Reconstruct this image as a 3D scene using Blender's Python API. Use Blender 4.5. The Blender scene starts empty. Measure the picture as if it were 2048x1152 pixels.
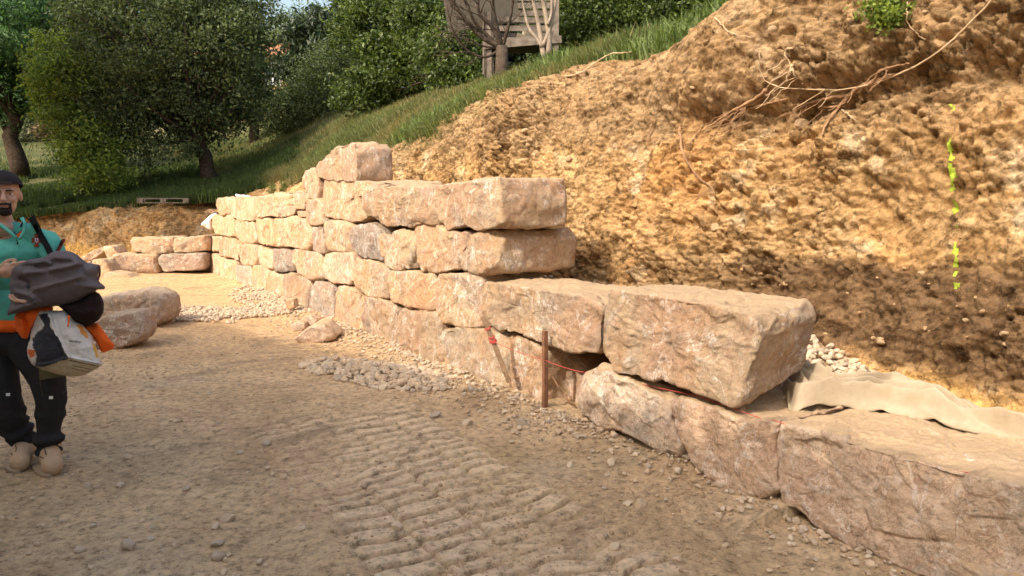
import bpy, bmesh, math, random
import numpy as np
from mathutils import Vector
from mathutils.bvhtree import BVHTree
PI = math.pi
scene = bpy.context.scene
COL = scene.collection
# ---------------------------------------------------------------- camera, sky, sun, exposure
F = 1500.0
PITCH = math.atan(176 / F)
CAMZ = 1.6
cam = bpy.data.cameras.new('camera'); camo = bpy.data.objects.new('camera', cam); COL.objects.link(camo)
camo.location = (0, 0, CAMZ); camo.rotation_euler = (PI / 2 - PITCH, 0, 0)
cam.sensor_width = 36.0; cam.lens = 36.0 * F / 2048.0; cam.clip_end = 600; cam.clip_start = .05
scene.camera = camo
SUN_EL = math.radians(43); SAZ = (0.74, 0.67)
world = bpy.data.worlds.new('World'); scene.world = world; world.use_nodes = True
wn = world.node_tree
sky = wn.nodes.new('ShaderNodeTexSky'); sky.sky_type = 'NISHITA'; sky.sun_disc = False
sky.sun_elevation = SUN_EL; sky.sun_rotation = math.atan2(-SAZ[0], -SAZ[1]) % (2 * PI)
sky.air_density = 1.5; sky.dust_density = 6.0; sky.ozone_density = 1.0
wn.links.new(sky.outputs[0], wn.nodes['Background'].inputs[0]); wn.nodes['Background'].inputs[1].default_value = .15
sl = bpy.data.lights.new('sun', 'SUN'); sl.energy = 2.0; sl.angle = math.radians(.55); sl.color = (1, .91, .79)
so = bpy.data.objects.new('sun', sl); COL.objects.link(so)
Ldir = Vector((SAZ[0] * math.cos(SUN_EL), SAZ[1] * math.cos(SUN_EL), -math.sin(SUN_EL)))
so.rotation_euler = Ldir.to_track_quat('-Z', 'Y').to_euler(); so.location = (-8, -8, 12)
scene.view_settings.view_transform = 'Standard'; scene.view_settings.look = 'None'
scene.view_settings.exposure = 1.12; scene.view_settings.gamma = 1
try: scene.cycles.max_bounces = 6
except Exception: pass
# ---------------------------------------------------------------- maths helpers
rng = np.random.default_rng(7)
def ray(px, py):
    X = (px - 1024) / F; Y = (576 - py) / F
    return np.array([X, math.cos(PITCH) + Y * math.sin(PITCH), -math.sin(PITCH) + Y * math.cos(PITCH)])
def atz(px, py, z=0.0):
    d = ray(px, py); return np.array([0, 0, CAMZ]) + d * ((z - CAMZ) / d[2])
def aty(px, py, y):
    d = ray(px, py); return np.array([0, 0, CAMZ]) + d * (y / d[1])
A_ = atz(412, 540)[:2]; B_ = atz(1860, 1152)[:2]
U2 = (A_ - B_) / np.linalg.norm(A_ - B_); N2 = np.array([-U2[1] * -1, -U2[0]]) if False else np.array([U2[1], -U2[0]])
if N2[0] < 0: N2 = -N2
C0 = float(N2 @ B_)
O2 = B_ + U2 * float(U2 @ (np.array([1.4, 4.0]) - B_))
BAT = .07
def plane_hit(px, py, c, lean):
    d = ray(px, py); nd = N2 @ d[:2]
    t = (c + lean * CAMZ) / (nd - lean * d[2]); return np.array([0, 0, CAMZ]) + d * t
def so_of(p): q = np.asarray(p)[..., :2] - O2; return q @ U2, q @ N2
def world_so(s, o, z):
    s = np.asarray(s, float); o = np.asarray(o, float)
    return np.stack([O2[0] + U2[0] * s + N2[0] * o, O2[1] + U2[1] * s + N2[1] * o, np.broadcast_to(z, s.shape) + 0 * s], -1)
def _h(ix, iy, iz, seed):
    n = (ix * 374761393 + iy * 668265263 + iz * 1274126177 + seed * 974634277) & 0xffffffff
    n = ((n ^ (n >> 13)) * 1274126177) & 0xffffffff
    n = ((n ^ (n >> 16)) * 2246822519) & 0xffffffff
    return ((n ^ (n >> 15)) & 0xffffff) / float(0xffffff)
def vn(P, seed=0):
    P = np.asarray(P, float); i = np.floor(P).astype(np.int64); f = P - i; f = f * f * f * (f * (f * 6 - 15) + 10)
    r = 0
    for a in (0, 1):
        wa = f[..., 0] if a else 1 - f[..., 0]
        for b in (0, 1):
            wb = f[..., 1] if b else 1 - f[..., 1]
            for c in (0, 1):
                wc = f[..., 2] if c else 1 - f[..., 2]
                r = r + wa * wb * wc * _h(i[..., 0] + a, i[..., 1] + b, i[..., 2] + c, seed)
    return r * 2 - 1
def fbm(P, oct=4, seed=0, gain=.5):
    r = 0; a = 1; tot = 0; P = np.asarray(P, float)
    for k in range(oct):
        r = r + a * vn(P * 2.03 ** k + 17.3 * k, seed + k); tot += a; a *= gain
    return r / tot
def ridged(P, oct=4, seed=0):
    r = 0; a = 1; tot = 0; P = np.asarray(P, float)
    for k in range(oct):
        r = r + a * (1 - 2 * np.abs(vn(P * 2.07 ** k + 7.1 * k, seed + k))); tot += a; a *= .5
    return r / tot
def worley(P, seed=0):
    P = np.asarray(P, float); i = np.floor(P).astype(np.int64)
    best = np.full(P.shape[:-1], 9.); sec = best.copy(); idv = np.zeros(P.shape[:-1])
    for a in (-1, 0, 1):
        for b in (-1, 0, 1):
            for c in (-1, 0, 1):
                cx, cy, cz = i[..., 0] + a, i[..., 1] + b, i[..., 2] + c
                d = np.sqrt((cx + _h(cx, cy, cz, seed) - P[..., 0]) ** 2 + (cy + _h(cx, cy, cz, seed + 1) - P[..., 1]) ** 2 + (cz + _h(cx, cy, cz, seed + 2) - P[..., 2]) ** 2)
                m = d < best; sec = np.where(m, best, np.minimum(sec, d)); idv = np.where(m, _h(cx, cy, cz, seed + 3), idv); best = np.where(m, d, best)
    return best, sec, idv
def sst(a, b, x): t = np.clip((x - a) / (b - a), 0, 1); return t * t * (3 - 2 * t)
# ---------------------------------------------------------------- object helpers
def tag(o, label=None, cat=None, group=None, kind=None):
    if label: o['label'] = label
    if cat: o['category'] = cat
    if group: o['group'] = group
    if kind: o['kind'] = kind
    return o
def empty(name, loc, label=None, cat=None, group=None):
    o = bpy.data.objects.new(name, None); COL.objects.link(o); o.location = tuple(map(float, loc)); return tag(o, label, cat, group)
def mesh_np(name, V, Q=None, T=None, smooth=True):
    me = bpy.data.meshes.new(name); V = np.asarray(V, np.float32)
    idx = []; tot = []
    if Q is not None and len(Q): idx.append(np.asarray(Q, np.int32).ravel()); tot.append(np.full(len(Q), 4, np.int32))
    if T is not None and len(T): idx.append(np.asarray(T, np.int32).ravel()); tot.append(np.full(len(T), 3, np.int32))
    idx = np.concatenate(idx); tot = np.concatenate(tot); st = np.concatenate([[0], np.cumsum(tot)[:-1]]).astype(np.int32)
    me.vertices.add(len(V)); me.vertices.foreach_set('co', V.ravel())
    me.loops.add(len(idx)); me.loops.foreach_set('vertex_index', idx)
    me.polygons.add(len(tot)); me.polygons.foreach_set('loop_start', st)
    try: me.polygons.foreach_set('loop_total', tot)
    except Exception: pass
    me.polygons.foreach_set('use_smooth', np.full(len(tot), smooth)); me.update(calc_edges=True); me.validate()
    return me
def link(name, me, mat=None, parent=None, loc=None):
    o = bpy.data.objects.new(name, me); COL.objects.link(o)
    if mat is not None and not me.materials: me.materials.append(mat)
    if loc is not None: o.location = tuple(map(float, loc))
    if parent is not None: o.parent = parent
    return o
def obj(name, V, Q=None, T=None, mat=None, parent=None, smooth=True, origin=None):
    """V in world coordinates; origin = object location (parent's location is subtracted)"""
    V = np.asarray(V, float); pl = np.zeros(3)
    if parent is not None:
        q = parent
        while q is not None: pl = pl + np.array(q.location); q = q.parent
    if origin is None: origin = pl if parent is not None else np.zeros(3)
    origin = np.asarray(origin, float)
    return link(name, mesh_np(name, V - origin, Q, T, smooth), mat, parent, origin - pl)
def grid_q(nr, nc, closed=False):
    a = np.arange(nr * nc).reshape(nr, nc)
    if closed: a = np.concatenate([a, a[:, :1]], 1)
    return np.stack([a[:-1, :-1], a[:-1, 1:], a[1:, 1:], a[1:, :-1]], -1).reshape(-1, 4)
def tube(P, R, n=8, caps=True):
    P = np.asarray(P, float); R = np.broadcast_to(np.asarray(R, float), (len(P),)); m = len(P)
    T = np.gradient(P, axis=0); T /= np.linalg.norm(T, axis=1)[:, None] + 1e-9
    ref = np.array([0, 0, 1.]) if abs(T[0][2]) < .9 else np.array([1., 0, 0]); V = []
    for k in range(m):
        a = np.cross(T[k], ref); a /= np.linalg.norm(a) + 1e-9; b = np.cross(T[k], a); ref = np.cross(a, T[k])
        th = np.arange(n) * 2 * PI / n
        V.append(P[k] + R[k] * (np.cos(th)[:, None] * a + np.sin(th)[:, None] * b))
    V = np.concatenate(V); Q = grid_q(m, n, True); Tr = []
    if caps:
        V = np.concatenate([V, P[:1], P[-1:]]); c0 = m * n; c1 = c0 + 1
        Tr = [(c0, (j + 1) % n, j) for j in range(n)] + [(c1, (m - 1) * n + j, (m - 1) * n + (j + 1) % n) for j in range(n)]
    return V, Q, np.array(Tr, int).reshape(-1, 3)
class MB:
    def __init__(s): s.V = []; s.Q = []; s.T = []; s.n = 0
    def add(s, V, Q=None, T=None):
        V = np.asarray(V, float); s.V.append(V)
        if Q is not None and len(Q): s.Q.append(np.asarray(Q) + s.n)
        if T is not None and len(T): s.T.append(np.asarray(T) + s.n)
        s.n += len(V); return s
    def tube(s, P, R, n=8): return s.add(*tube(P, R, n))
    def box(s, c, sz, R=None, jit=0):
        c = np.asarray(c, float); h = np.asarray(sz, float) / 2
        v = np.array([[x, y, z] for x in (-1, 1) for y in (-1, 1) for z in (-1, 1)]) * h
        if jit: v = v + rng.normal(0, jit, v.shape)
        if R is not None: v = v @ np.asarray(R).T
        return s.add(v + c, [[0, 1, 3, 2], [4, 6, 7, 5], [0, 4, 5, 1], [2, 3, 7, 6], [0, 2, 6, 4], [1, 5, 7, 3]])
    def get(s):
        return np.concatenate(s.V), (np.concatenate(s.Q) if s.Q else None), (np.concatenate(s.T) if s.T else None)
    def build(s, name, mat, parent=None, smooth=False, origin=None): return obj(name, *s.get(), mat=mat, parent=parent, smooth=smooth, origin=origin)
def vnormals(V, Q, T=None):
    N = np.zeros_like(V)
    for F_ in (Q, T):
        if F_ is None or not len(F_): continue
        F_ = np.asarray(F_); a, b, c = V[F_[:, 0]], V[F_[:, 1]], V[F_[:, 2]]
        fn = np.cross(b - a, c - a) if F_.shape[1] == 3 else np.cross(c - a, V[F_[:, 3]] - b)
        for k in range(F_.shape[1]): np.add.at(N, F_[:, k], fn)
    return N / (np.linalg.norm(N, axis=1)[:, None] + 1e-12)
def rotm(ax, ang):
    ax = np.asarray(ax, float); ax = ax / np.linalg.norm(ax); K = np.array([[0, -ax[2], ax[1]], [ax[2], 0, -ax[0]], [-ax[1], ax[0], 0]])
    return np.eye(3) + math.sin(ang) * K + (1 - math.cos(ang)) * K @ K
# ---------------------------------------------------------------- materials
class M:
    def __init__(s, name, rough=.9, spec=.2):
        s.m = bpy.data.materials.new(name); s.m.use_nodes = True; s.t = s.m.node_tree; s.b = s.t.nodes['Principled BSDF']
        s.b.inputs['Roughness'].default_value = rough; s.b.inputs['Specular IOR Level'].default_value = spec
        s.tc = s.t.nodes.new('ShaderNodeTexCoord'); s.co = s.tc.outputs['Object']
    def n(s, ty, ins=None, **kw):
        x = s.t.nodes.new(ty)
        for k, v in kw.items(): setattr(x, k, v)
        for k, v in (ins or {}).items():
            if isinstance(v, bpy.types.NodeSocket): s.t.links.new(v, x.inputs[k])
            else: x.inputs[k].default_value = v
        return x
    def noise(s, scale, detail=4, rough=.55, vec=None, dist=0):
        return s.n('ShaderNodeTexNoise', {'Vector': vec or s.co, 'Scale': scale, 'Detail': detail, 'Roughness': rough, 'Distortion': dist}).outputs['Fac']
    def vor(s, scale, vec=None, feature='F1', out='Distance'):
        return s.n('ShaderNodeTexVoronoi', {'Vector': vec or s.co, 'Scale': scale}, feature=feature).outputs[out]
    def ramp(s, fac, stops):
        r = s.n('ShaderNodeValToRGB', {'Fac': fac}); e = r.color_ramp.elements
        while len(e) < len(stops): e.new(.5)
        for k, (p, c) in enumerate(stops):
            e[k].position = p; e[k].color = (c[0], c[1], c[2], 1) if not isinstance(c, (int, float)) else (c, c, c, 1)
        return r.outputs['Color']
    def mix(s, a, b, fac, mode='MIX'):
        x = s.n('ShaderNodeMix', data_type='RGBA', blend_type=mode); L = s.t.links
        for sock, v in ((x.inputs[0], fac), (x.inputs[6], a), (x.inputs[7], b)):
            if isinstance(v, bpy.types.NodeSocket): L.new(v, sock)
            else: sock.default_value = v if isinstance(v, (int, float)) else (*v, 1)
        return x.outputs[2]
    def math(s, op, a, b=0, c=0):
        x = s.n('ShaderNodeMath', {0: a, 1: b, 2: c}, operation=op); return x.outputs[0]
    def mapping(s, scale=(1, 1, 1), loc=(0, 0, 0), vec=None, rot=(0, 0, 0)):
        return s.n('ShaderNodeMapping', {'Vector': vec or s.co, 'Scale': scale, 'Location': loc, 'Rotation': rot}).outputs[0]
    def bump(s, h, strength=.5, dist=.02, normal=None):
        ins = {'Height': h, 'Strength': strength, 'Distance': dist}
        if normal is not None: ins['Normal'] = normal
        return s.n('ShaderNodeBump', ins).outputs[0]
    def col(s, c): s.t.links.new(c, s.b.inputs['Base Color']) if isinstance(c, bpy.types.NodeSocket) else setattr(s.b.inputs['Base Color'], 'default_value', (*c, 1)); return s
    def nrm(s, c): s.t.links.new(c, s.b.inputs['Normal']); return s
    def sep(s, vec=None):
        x = s.n('ShaderNodeSeparateXYZ', {0: vec or s.co}); return x.outputs
    def orand(s): return s.n('ShaderNodeObjectInfo').outputs['Random']
    def island(s): return s.n('ShaderNodeNewGeometry').outputs['Random Per Island']
    def nz(s): return s.sep(s.n('ShaderNodeNewGeometry').outputs['Normal'])[2]
    def attr(s, name, out='Color'): return s.n('ShaderNodeAttribute', attribute_name=name).outputs[out]
def simple(name, c1, c2, scale=20, rough=.85, bump=.3, bscale=60, spec=.2, dist=.01):
    m = M(name, rough, spec); m.col(m.ramp(m.noise(scale, 5), [(.3, c1), (.7, c2)])); m.nrm(m.bump(m.noise(bscale, 4), bump, dist)); return m.m
# limestone
def rock_mat(name, pale, pink, orange, grey, dust, kdust=1.0):
    m = M(name, .88, .25)
    r = m.orand(); off = m.n('ShaderNodeCombineXYZ', {0: m.math('MULTIPLY', r, 37.), 1: m.math('MULTIPLY', r, 91.), 2: m.math('MULTIPLY', r, 53.)}).outputs[0]
    v = m.n('ShaderNodeVectorMath', {0: m.co, 1: off}, operation='ADD').outputs[0]
    tl = m.mapping((1, 1, .55), vec=v, rot=(.2, .3, .1))
    base = m.mix(pale, pink, m.ramp(m.noise(2.0, 6, .6, tl, .5), [(.44, 0), (.58, .75)]))
    base = m.mix(base, orange, m.ramp(m.noise(3.4, 6, .62, m.mapping((1, 1, .5), (5, 2, 1), v), .5), [(.46, 0), (.72, .7)]))
    base = m.mix(base, grey, m.ramp(m.noise(1.9, 6, .62, m.mapping((1, 1, 1), (9, 4, 7), v), .5), [(.5, 0), (.62, .6)]))
    hue = m.ramp(m.math('FRACT', m.math('MULTIPLY', r, 7.13)), [(0, (.76, .74, .73)), (.35, (1.0, .97, .92)), (.7, (1.06, .96, .86)), (1, (.92, .95, .93))]); base = m.mix(base, hue, 1.0, 'MULTIPLY')
    # white calcite scrapes
    w = m.noise(4.2, 9, .68, m.mapping((1.1, 1.1, .75), (3, 1, 6), v), .7)
    vein = m.ramp(m.math('ABSOLUTE', m.math('SUBTRACT', w, .5)), [(0, 1), (.009, .8), (.02, 0)])
    vein = m.math('MULTIPLY', vein, m.ramp(m.noise(3.1, 5, .7, v), [(.40, 0), (.62, .7)]))
    base = m.mix(base, (.88, .82, .74), vein)
    rv = m.ramp(m.math('ABSOLUTE', m.math('SUBTRACT', m.noise(3.2, 6, .65, m.mapping((1, 1, .7), (13, 8, 2), v), 2.2), .5)), [(0, 1), (.016, 0)])
    base = m.mix(base, (.36, .17, .095), m.math('MULTIPLY', rv, .6))
    sp = m.ramp(m.noise(20, 10, .84, v), [(.38, .66), (.48, .97), (.62, 1.12)]); base = m.mix(base, sp, 1.0, 'MULTIPLY')
    d = m.math('ADD', m.nz(), m.math('MULTIPLY', m.math('SUBTRACT', m.noise(9, 5, .7, v), .5), .9))
    dn = m.ramp(d, [(.62, 0), (.86, .9 * kdust)]); base = m.mix(base, m.mix(dust, tuple(x * .72 for x in dust), m.noise(30, 4, .7, v)), dn)
    m.col(base)
    b = m.bump(m.noise(7, 9, .7, v, .3), .75, .07); b = m.bump(m.noise(42, 7, .75, v), .7, .016, b)
    b = m.bump(m.ramp(m.vor(11, v), [(.0, 0), (.5, 1)]), .14, .03, b); m.nrm(b); return m.m
ROCK = rock_mat('limestone', (.56, .41, .265), (.53, .33, .21), (.55, .33, .165), (.37, .31, .25), (.58, .41, .245))
ROCKG = rock_mat('grey_limestone', (.42, .35, .28), (.42, .30, .23), (.40, .28, .19), (.32, .29, .26), (.42, .31, .2), .7)
ROCKN = rock_mat('weathered_limestone', (.66, .50, .37), (.60, .42, .31), (.57, .40, .27), (.48, .40, .33), (.62, .43, .25))
def stone_mat():
    m = M('gravel_stone', .9, .2); r = m.island(); r2 = m.orand()
    q = m.math('FRACT', m.math('ADD', r, m.math('MULTIPLY', r2, 5.3)))
    c = m.ramp(q, [(0, (.47, .34, .22)), (.3, (.56, .42, .28)), (.55, (.40, .32, .24)), (.8, (.60, .47, .33)), (1, (.50, .36, .23))])
    m.col(m.mix(c, m.ramp(m.noise(40, 5, .7), [(.3, .7), (.7, 1.15)]), 1., 'MULTIPLY')); m.nrm(m.bump(m.noise(70, 5, .7), .4, .006)); return m.m
STONE = stone_mat()
def soil_mat():
    m = M('cut_soil', .95, .1); z = m.sep()[2]
    v = m.mapping((1, 1, 1.5))
    c = m.ramp(m.noise(1.5, 8, .66, v, .5), [(.30, (.30, .175, .075)), (.45, (.47, .295, .135)), (.6, (.57, .375, .185)), (.76, (.62, .45, .26))])
    c = m.mix(c, (.56, .30, .11), m.ramp(m.noise(.9, 6, .6, m.mapping(loc=(4, 4, 4))), [(.5, 0), (.7, .75)]))
    c = m.mix(c, (.66, .52, .34), m.ramp(m.noise(2.3, 7, .7, m.mapping(loc=(8, 1, 4))), [(.54, 0), (.64, .8)]))
    c = m.mix(c, (.20, .115, .05), m.ramp(m.noise(2.1, 9, .72, m.mapping(loc=(2, 7, 5)), .8), [(.55, 0), (.64, .55)]))
    zz = m.math('ADD', z, m.math('MULTIPLY', m.math('SUBTRACT', m.noise(1.3, 7, .7), .5), .55))
    dk = m.ramp(m.math('DIVIDE', zz, 4.0), [(.12, 0), (.15, 1), (.28, 1), (.312, 0)])       # dark lower stratum
    c = m.mix(c, m.mix((.13, .075, .038), (.25, .155, .08), m.noise(6, 5, .7)), m.math('MULTIPLY', dk, m.attr('dk', 'Fac')))
    up = m.ramp(m.math('DIVIDE', zz, 4.0), [(.50, 0), (.58, .85), (.8, .7), (.95, .35)])
    c = m.mix(c, m.mix((.26, .165, .085), (.42, .28, .15), m.noise(5, 6, .7)), m.math('MULTIPLY', up, m.attr('dk', 'Fac')))
    c = m.mix(c, m.mix((.78, .47, .16), (.64, .38, .13), m.noise(5, 4)), m.ramp(zz, [(.36, 1), (.52, 0)]))
    c = m.mix(c, m.ramp(m.attr('clod', 'Fac'), [(.08, (.38, .34, .30)), (.26, (.72, .68, .62)), (.5, (1, 1, 1)), (.85, (1.18, 1.15, 1.1))]), 1., 'MULTIPLY')  # random clod tone, with crack and gully shade painted in
    c = m.mix(c, m.ramp(m.noise(11, 10, .8, dist=.5), [(.40, .36), (.47, .92), (.60, 1.15)]), 1., 'MULTIPLY'); c = m.mix(c, m.ramp(m.noise(45, 6, .8), [(.34, .6), (.5, 1), (.7, 1.15)]), .9, 'MULTIPLY'); m.col(c)  # coarser noise paints crevice darkness into the soil colour
    b = m.bump(m.noise(12, 9, .70, m.mapping((1, 1, .8)), .3), .8, .06); b = m.bump(m.vor(34), .35, .02, b); b = m.bump(m.noise(90, 5, .75), .45, .01, b); m.nrm(b); return m.m
SOIL = soil_mat()
def ground_mat():
    m = M('dirt_track', .95, .1)
    c = m.ramp(m.noise(.9, 8, .64, dist=.4), [(.3, (.35, .235, .13)), (.5, (.50, .35, .205)), (.7, (.62, .45, .27))])
    c = m.mix(c, (.42, .29, .14), m.ramp(m.noise(.55, 5, .6, m.mapping(loc=(3, 8, 1))), [(.52, 0), (.7, .55)]))
    c = m.mix(c, (.38, .315, .23), m.ramp(m.noise(.7, 5, .6, m.mapping(loc=(13, 3, 1))), [(.56, 0), (.72, .55)]))
    y = m.sep()[1]; c = m.mix(c, m.mix((.58, .37, .185), (.52, .345, .19), m.noise(3, 6, .7)), m.ramp(m.math('DIVIDE', m.math('ADD', y, m.math('MULTIPLY', m.noise(.8, 4), 1.5)), 20.), [(.36, 0), (.54, 1)]))  # distant ground tinted orange: its sunlit warmth is put into the colour
    c = m.mix(c, m.mix((.70, .52, .34), (.60, .44, .28), m.noise(4, 4)), m.math('MULTIPLY', m.attr('pad', 'Fac'), .9))
    c = m.mix(c, m.ramp(m.noise(17, 10, .84), [(.40, .42), (.475, .93), (.62, 1.22)]), 1., 'MULTIPLY'); c = m.mix(c, m.ramp(m.attr('clod', 'Fac'), [(.1, (.62, .56, .5)), (.4, (1, 1, 1)), (.9, (1.2, 1.18, 1.15))]), .8, 'MULTIPLY')
    c = m.mix(c, m.mix((.20, .135, .08), (.27, .20, .13), m.noise(9, 5)), m.ramp(m.noise(1.25, 9, .75, m.mapping(loc=(6, 2, 9)), .9), [(.54, 0), (.63, .6)]))
    pb = m.ramp(m.vor(48), [(.1, 1), (.2, 0)]); pb = m.math('MULTIPLY', pb, m.ramp(m.vor(48, out='Color'), [(.72, 0), (.78, .8)]))
    c = m.mix(c, (.5, .4, .28), pb); m.col(c)
    b = m.bump(m.noise(16, 9, .78), .7, .035); b = m.bump(m.noise(85, 6, .8), .7, .01, b); b = m.bump(pb, .4, .008, b); m.nrm(b); return m.m
DIRT = ground_mat()
def leaf_mat(name, dark, light, trans=.35, rough=.6, spec=.3):
    m = M(name, rough, spec)
    r = m.island(); c = m.ramp(r, [(0, dark), (.55, tuple((a + b) / 2 for a, b in zip(dark, light))), (1, light)])
    c = m.mix(c, m.ramp(m.noise(1.1, 3), [(.3, .75), (.7, 1.25)]), 1., 'MULTIPLY'); m.col(c)
    tr = m.n('ShaderNodeBsdfTranslucent', {'Color': m.mix(c, (1.1, 1.15, .5), 1., 'MULTIPLY')}); mx = m.n('ShaderNodeMixShader', {0: trans, 1: m.b.outputs[0], 2: tr.outputs[0]})
    m.t.links.new(mx.outputs[0], m.t.nodes['Material Output'].inputs['Surface']); return m.m
LF_OAK = leaf_mat('oak_leaf', (.022, .038, .014), (.17, .21, .085))
LAWN = None
LF_LIGHT = leaf_mat('light_leaf', (.07, .12, .02), (.32, .40, .09), .45)
LF_BRIGHT = leaf_mat('bright_leaf', (.022, .042, .010), (.15, .20, .05), .4, .45, .4)
LF_BLUE = leaf_mat('chestnut_leaf', (.03, .075, .03), (.13, .24, .095), .4)
LF_DARK = leaf_mat('dark_leaf', (.015, .028, .012), (.06, .085, .035), .2, .45, .4)
LF_PINE = leaf_mat('pine_leaf', (.06, .09, .035), (.20, .25, .10), .3)
LF_GREY = leaf_mat('grey_leaf', (.10, .12, .07), (.26, .27, .17), .25)
LF_RED = leaf_mat('reddish_leaf', (.14, .09, .05), (.33, .24, .13), .25)
LAWN_SHADE = leaf_mat('shaded_lawn_blade', (.02, .042, .010), (.13, .18, .05), .35)  # lawn grass coloured darker to stand for the shade under the trees
GRASS = leaf_mat('grass_blade', (.07, .10, .03), (.32, .34, .15), .4)
DRYG = leaf_mat('dry_grass_blade', (.16, .14, .06), (.42, .36, .17), .3)
BARK = simple('bark', (.03, .021, .015), (.085, .06, .042), 14, .95, .9, 25, .1, .04)
BARKL = simple('pale_bark', (.19, .145, .105), (.33, .26, .195), 8, .8, .3, 30)
BARKM = simple('dry_bark', (.045, .032, .024), (.13, .095, .07), 14, .9, .6, 30, .1, .02)
ROOTM = simple('root_bark', (.20, .11, .055), (.40, .24, .13), 20, .85, .5, 60)
ROOTP = simple('pale_root', (.40, .27, .15), (.56, .42, .27), 20, .8, .3, 60)
WOODW = simple('weathered_wood', (.09, .07, .055), (.25, .205, .165), 9, .9, .5, 40)
WOODS = simple('stake_wood', (.17, .075, .04), (.27, .13, .07), 30, .75, .4, 90)
WOODP = simple('pale_stake_wood', (.22, .14, .08), (.36, .23, .13), 30, .8, .4, 90)
# ================================================================ SETTING
OFF = 1.42; LEAN = .16                                  # foot of the cut behind the wall face, and how far it leans back per metre
_e = [(1450, 10), (1330, 95), (1200, 128), (1100, 150), (1000, 182), (900, 228), (850, 262), (780, 292), (700, 335), (640, 362), (560, 372), (490, 385)]
_t = []
for px, py in _e:
    p = plane_hit(px, py, C0 + OFF, LEAN); _t.append((float(so_of(p)[0]), float(p[2])))
_t = sorted(_t + [(-6, 4.6), (_t[0][0] - 1.6, _t[0][1] + .55)]); LS = np.array([a for a, b in _t]); LH = np.array([b for a, b in _t])
def lipH(s): return np.interp(s, LS, LH)
FAR = 19.6
def base_hill(x, y): return np.interp(x, [-30, -14, -10, -7], [1.0, 1.15, 1.5, 1.62]) + .2 * np.clip(y - FAR - .6, 0, 60) - .06 * np.clip(y - 45, 0, 60)
def terr(x, y):
    x = np.asarray(x, float); y = np.asarray(y, float)
    s = (x - O2[0]) * U2[0] + (y - O2[1]) * U2[1]; o = (x - O2[0]) * N2[0] + (y - O2[1]) * N2[1]
    H = lipH(s); w = o - OFF - LEAN * H
    k = .10 + .62 * sst(3.5, 10.5, s)
    Zp = np.interp(s, [0, 3, 7, 10, 14, 20, 27, 40], [4.2, 3.75, 3.95, 4.2, 4.55, 5.0, 5.75, 6.6]) + .05 * np.clip(w, 0, 30)
    R = H + .7 * np.clip(w, -3, 60); e = (R - Zp) / .5; R = R - .5 * np.where(e > 20, e, np.log1p(np.exp(np.clip(e, -30, 20))))
    G = base_hill(x, y)
    d = (R - G) / .2; return G + .2 * np.where(d > 20, d, np.log1p(np.exp(np.minimum(d, 20))))-.1 + .05 * vn(np.stack([x, y, 0 * x], -1) * 1.1, 3)
# -- ground of the dug-out yard: one finely stepped sheet, broader and coarser with distance
def ground_z(x, y, fine=True):
    P = np.stack([x, y, np.zeros_like(x)], -1)
    s = (x - O2[0]) * U2[0] + (y - O2[1]) * U2[1]; o = (x - O2[0]) * N2[0] + (y - O2[1]) * N2[1]
    z = .022 * fbm(P * .9, 4, 5) + .012 * fbm(P * 5, 4, 9)
    global CLOD; CLOD = .5 + 0 * x
    pad = np.zeros_like(x)
    if fine:
        near = 1 - sst(8, 12, y)
        wob = .03 * vn(P * 1.3, 11); ow = o + wob; st = s + .05 * vn(P * 2.2, 12) + .02 * vn(P * 9, 13)
        for (o0, o1, s0, s1, dep) in ((-2.02, -.78, -2.6, 3.1, 1.), (-4.1, -2.95, -3.8, -.2, .9)):
            ncol = 4; cw = (o1 - o0) / ncol; q = (ow - o0) / cw; ci = np.floor(q); fr = q - ci
            mask = sst(0, .25, q) * sst(0, .25, ncol - q) * sst(s0, s0 + .4, s) * (1 - sst(s1 - .9, s1, s)) * (.3 + .7 * sst(-.45, .0, fbm(P * 1.5, 4, 20)))
            ph = st / .135 + .5 * (ci % 2) + .13 * ci; fp = ph - np.floor(ph)
            bar = sst(.0, .06, fp) * (1 - sst(.66, .80, fp)); seam = sst(.0, .07, fr) * (1 - sst(.93, 1., fr))
            flat = bar * (.45 + .55 * seam); z = z + dep * mask * (.038 * flat - .021) + dep * mask * .008 * (1 - flat) * fbm(P * 26, 3, 8); pad = np.maximum(pad, mask * flat * dep)
        rid = np.exp(-((o + .72) / .09) ** 2) * (1 - sst(-1.2, .6, s)) + .8 * np.exp(-((o + 2.1) / .08) ** 2) * (1 - sst(1.2, 2.4, s))
        d1, d2, di = worley(P * 19, 4); CLOD = .5 * di + .25
        cl = np.clip(.5 - d1, 0, 1); z = z + near * cl * .03 * sst(.5, 1., di) * (sst(-.15, .35, fbm(P * 1.6, 3, 31)) * (1 - .8 * pad) + 1.5 * rid) + rid * .02 * (1 + fbm(P * 12, 3, 2))
        e1, e2, ei = worley(P * 45, 6); CLOD = CLOD * .6 + .4 * ei; z = z + near * np.clip(.45 - e1, 0, 1) * .016 * sst(.45, 1., ei)*(1-.8*pad)
    z = z + .06 * sst(-.55, .0, o) * (s > -.3) * (1 - sst(12, 14, s)) * (1 + .8 * fbm(P * 4, 3, 77))
    return z, pad
rows = np.concatenate([np.geomspace(1.15, 9, 900), np.linspace(9.03, 21, 230)]); u = np.linspace(-1.02, .86, 760)
Y = np.repeat(rows[:, None], len(u), 1); X = (Y + .35) * u[None]
Z, PAD = ground_z(X, Y)
me = mesh_np('ground', np.stack([X, Y, Z], -1).reshape(-1, 3), grid_q(*X.shape)); a = me.attributes.new('pad', 'FLOAT', 'POINT'); a.data.foreach_set('value', PAD.astype(np.float32).ravel())
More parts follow.
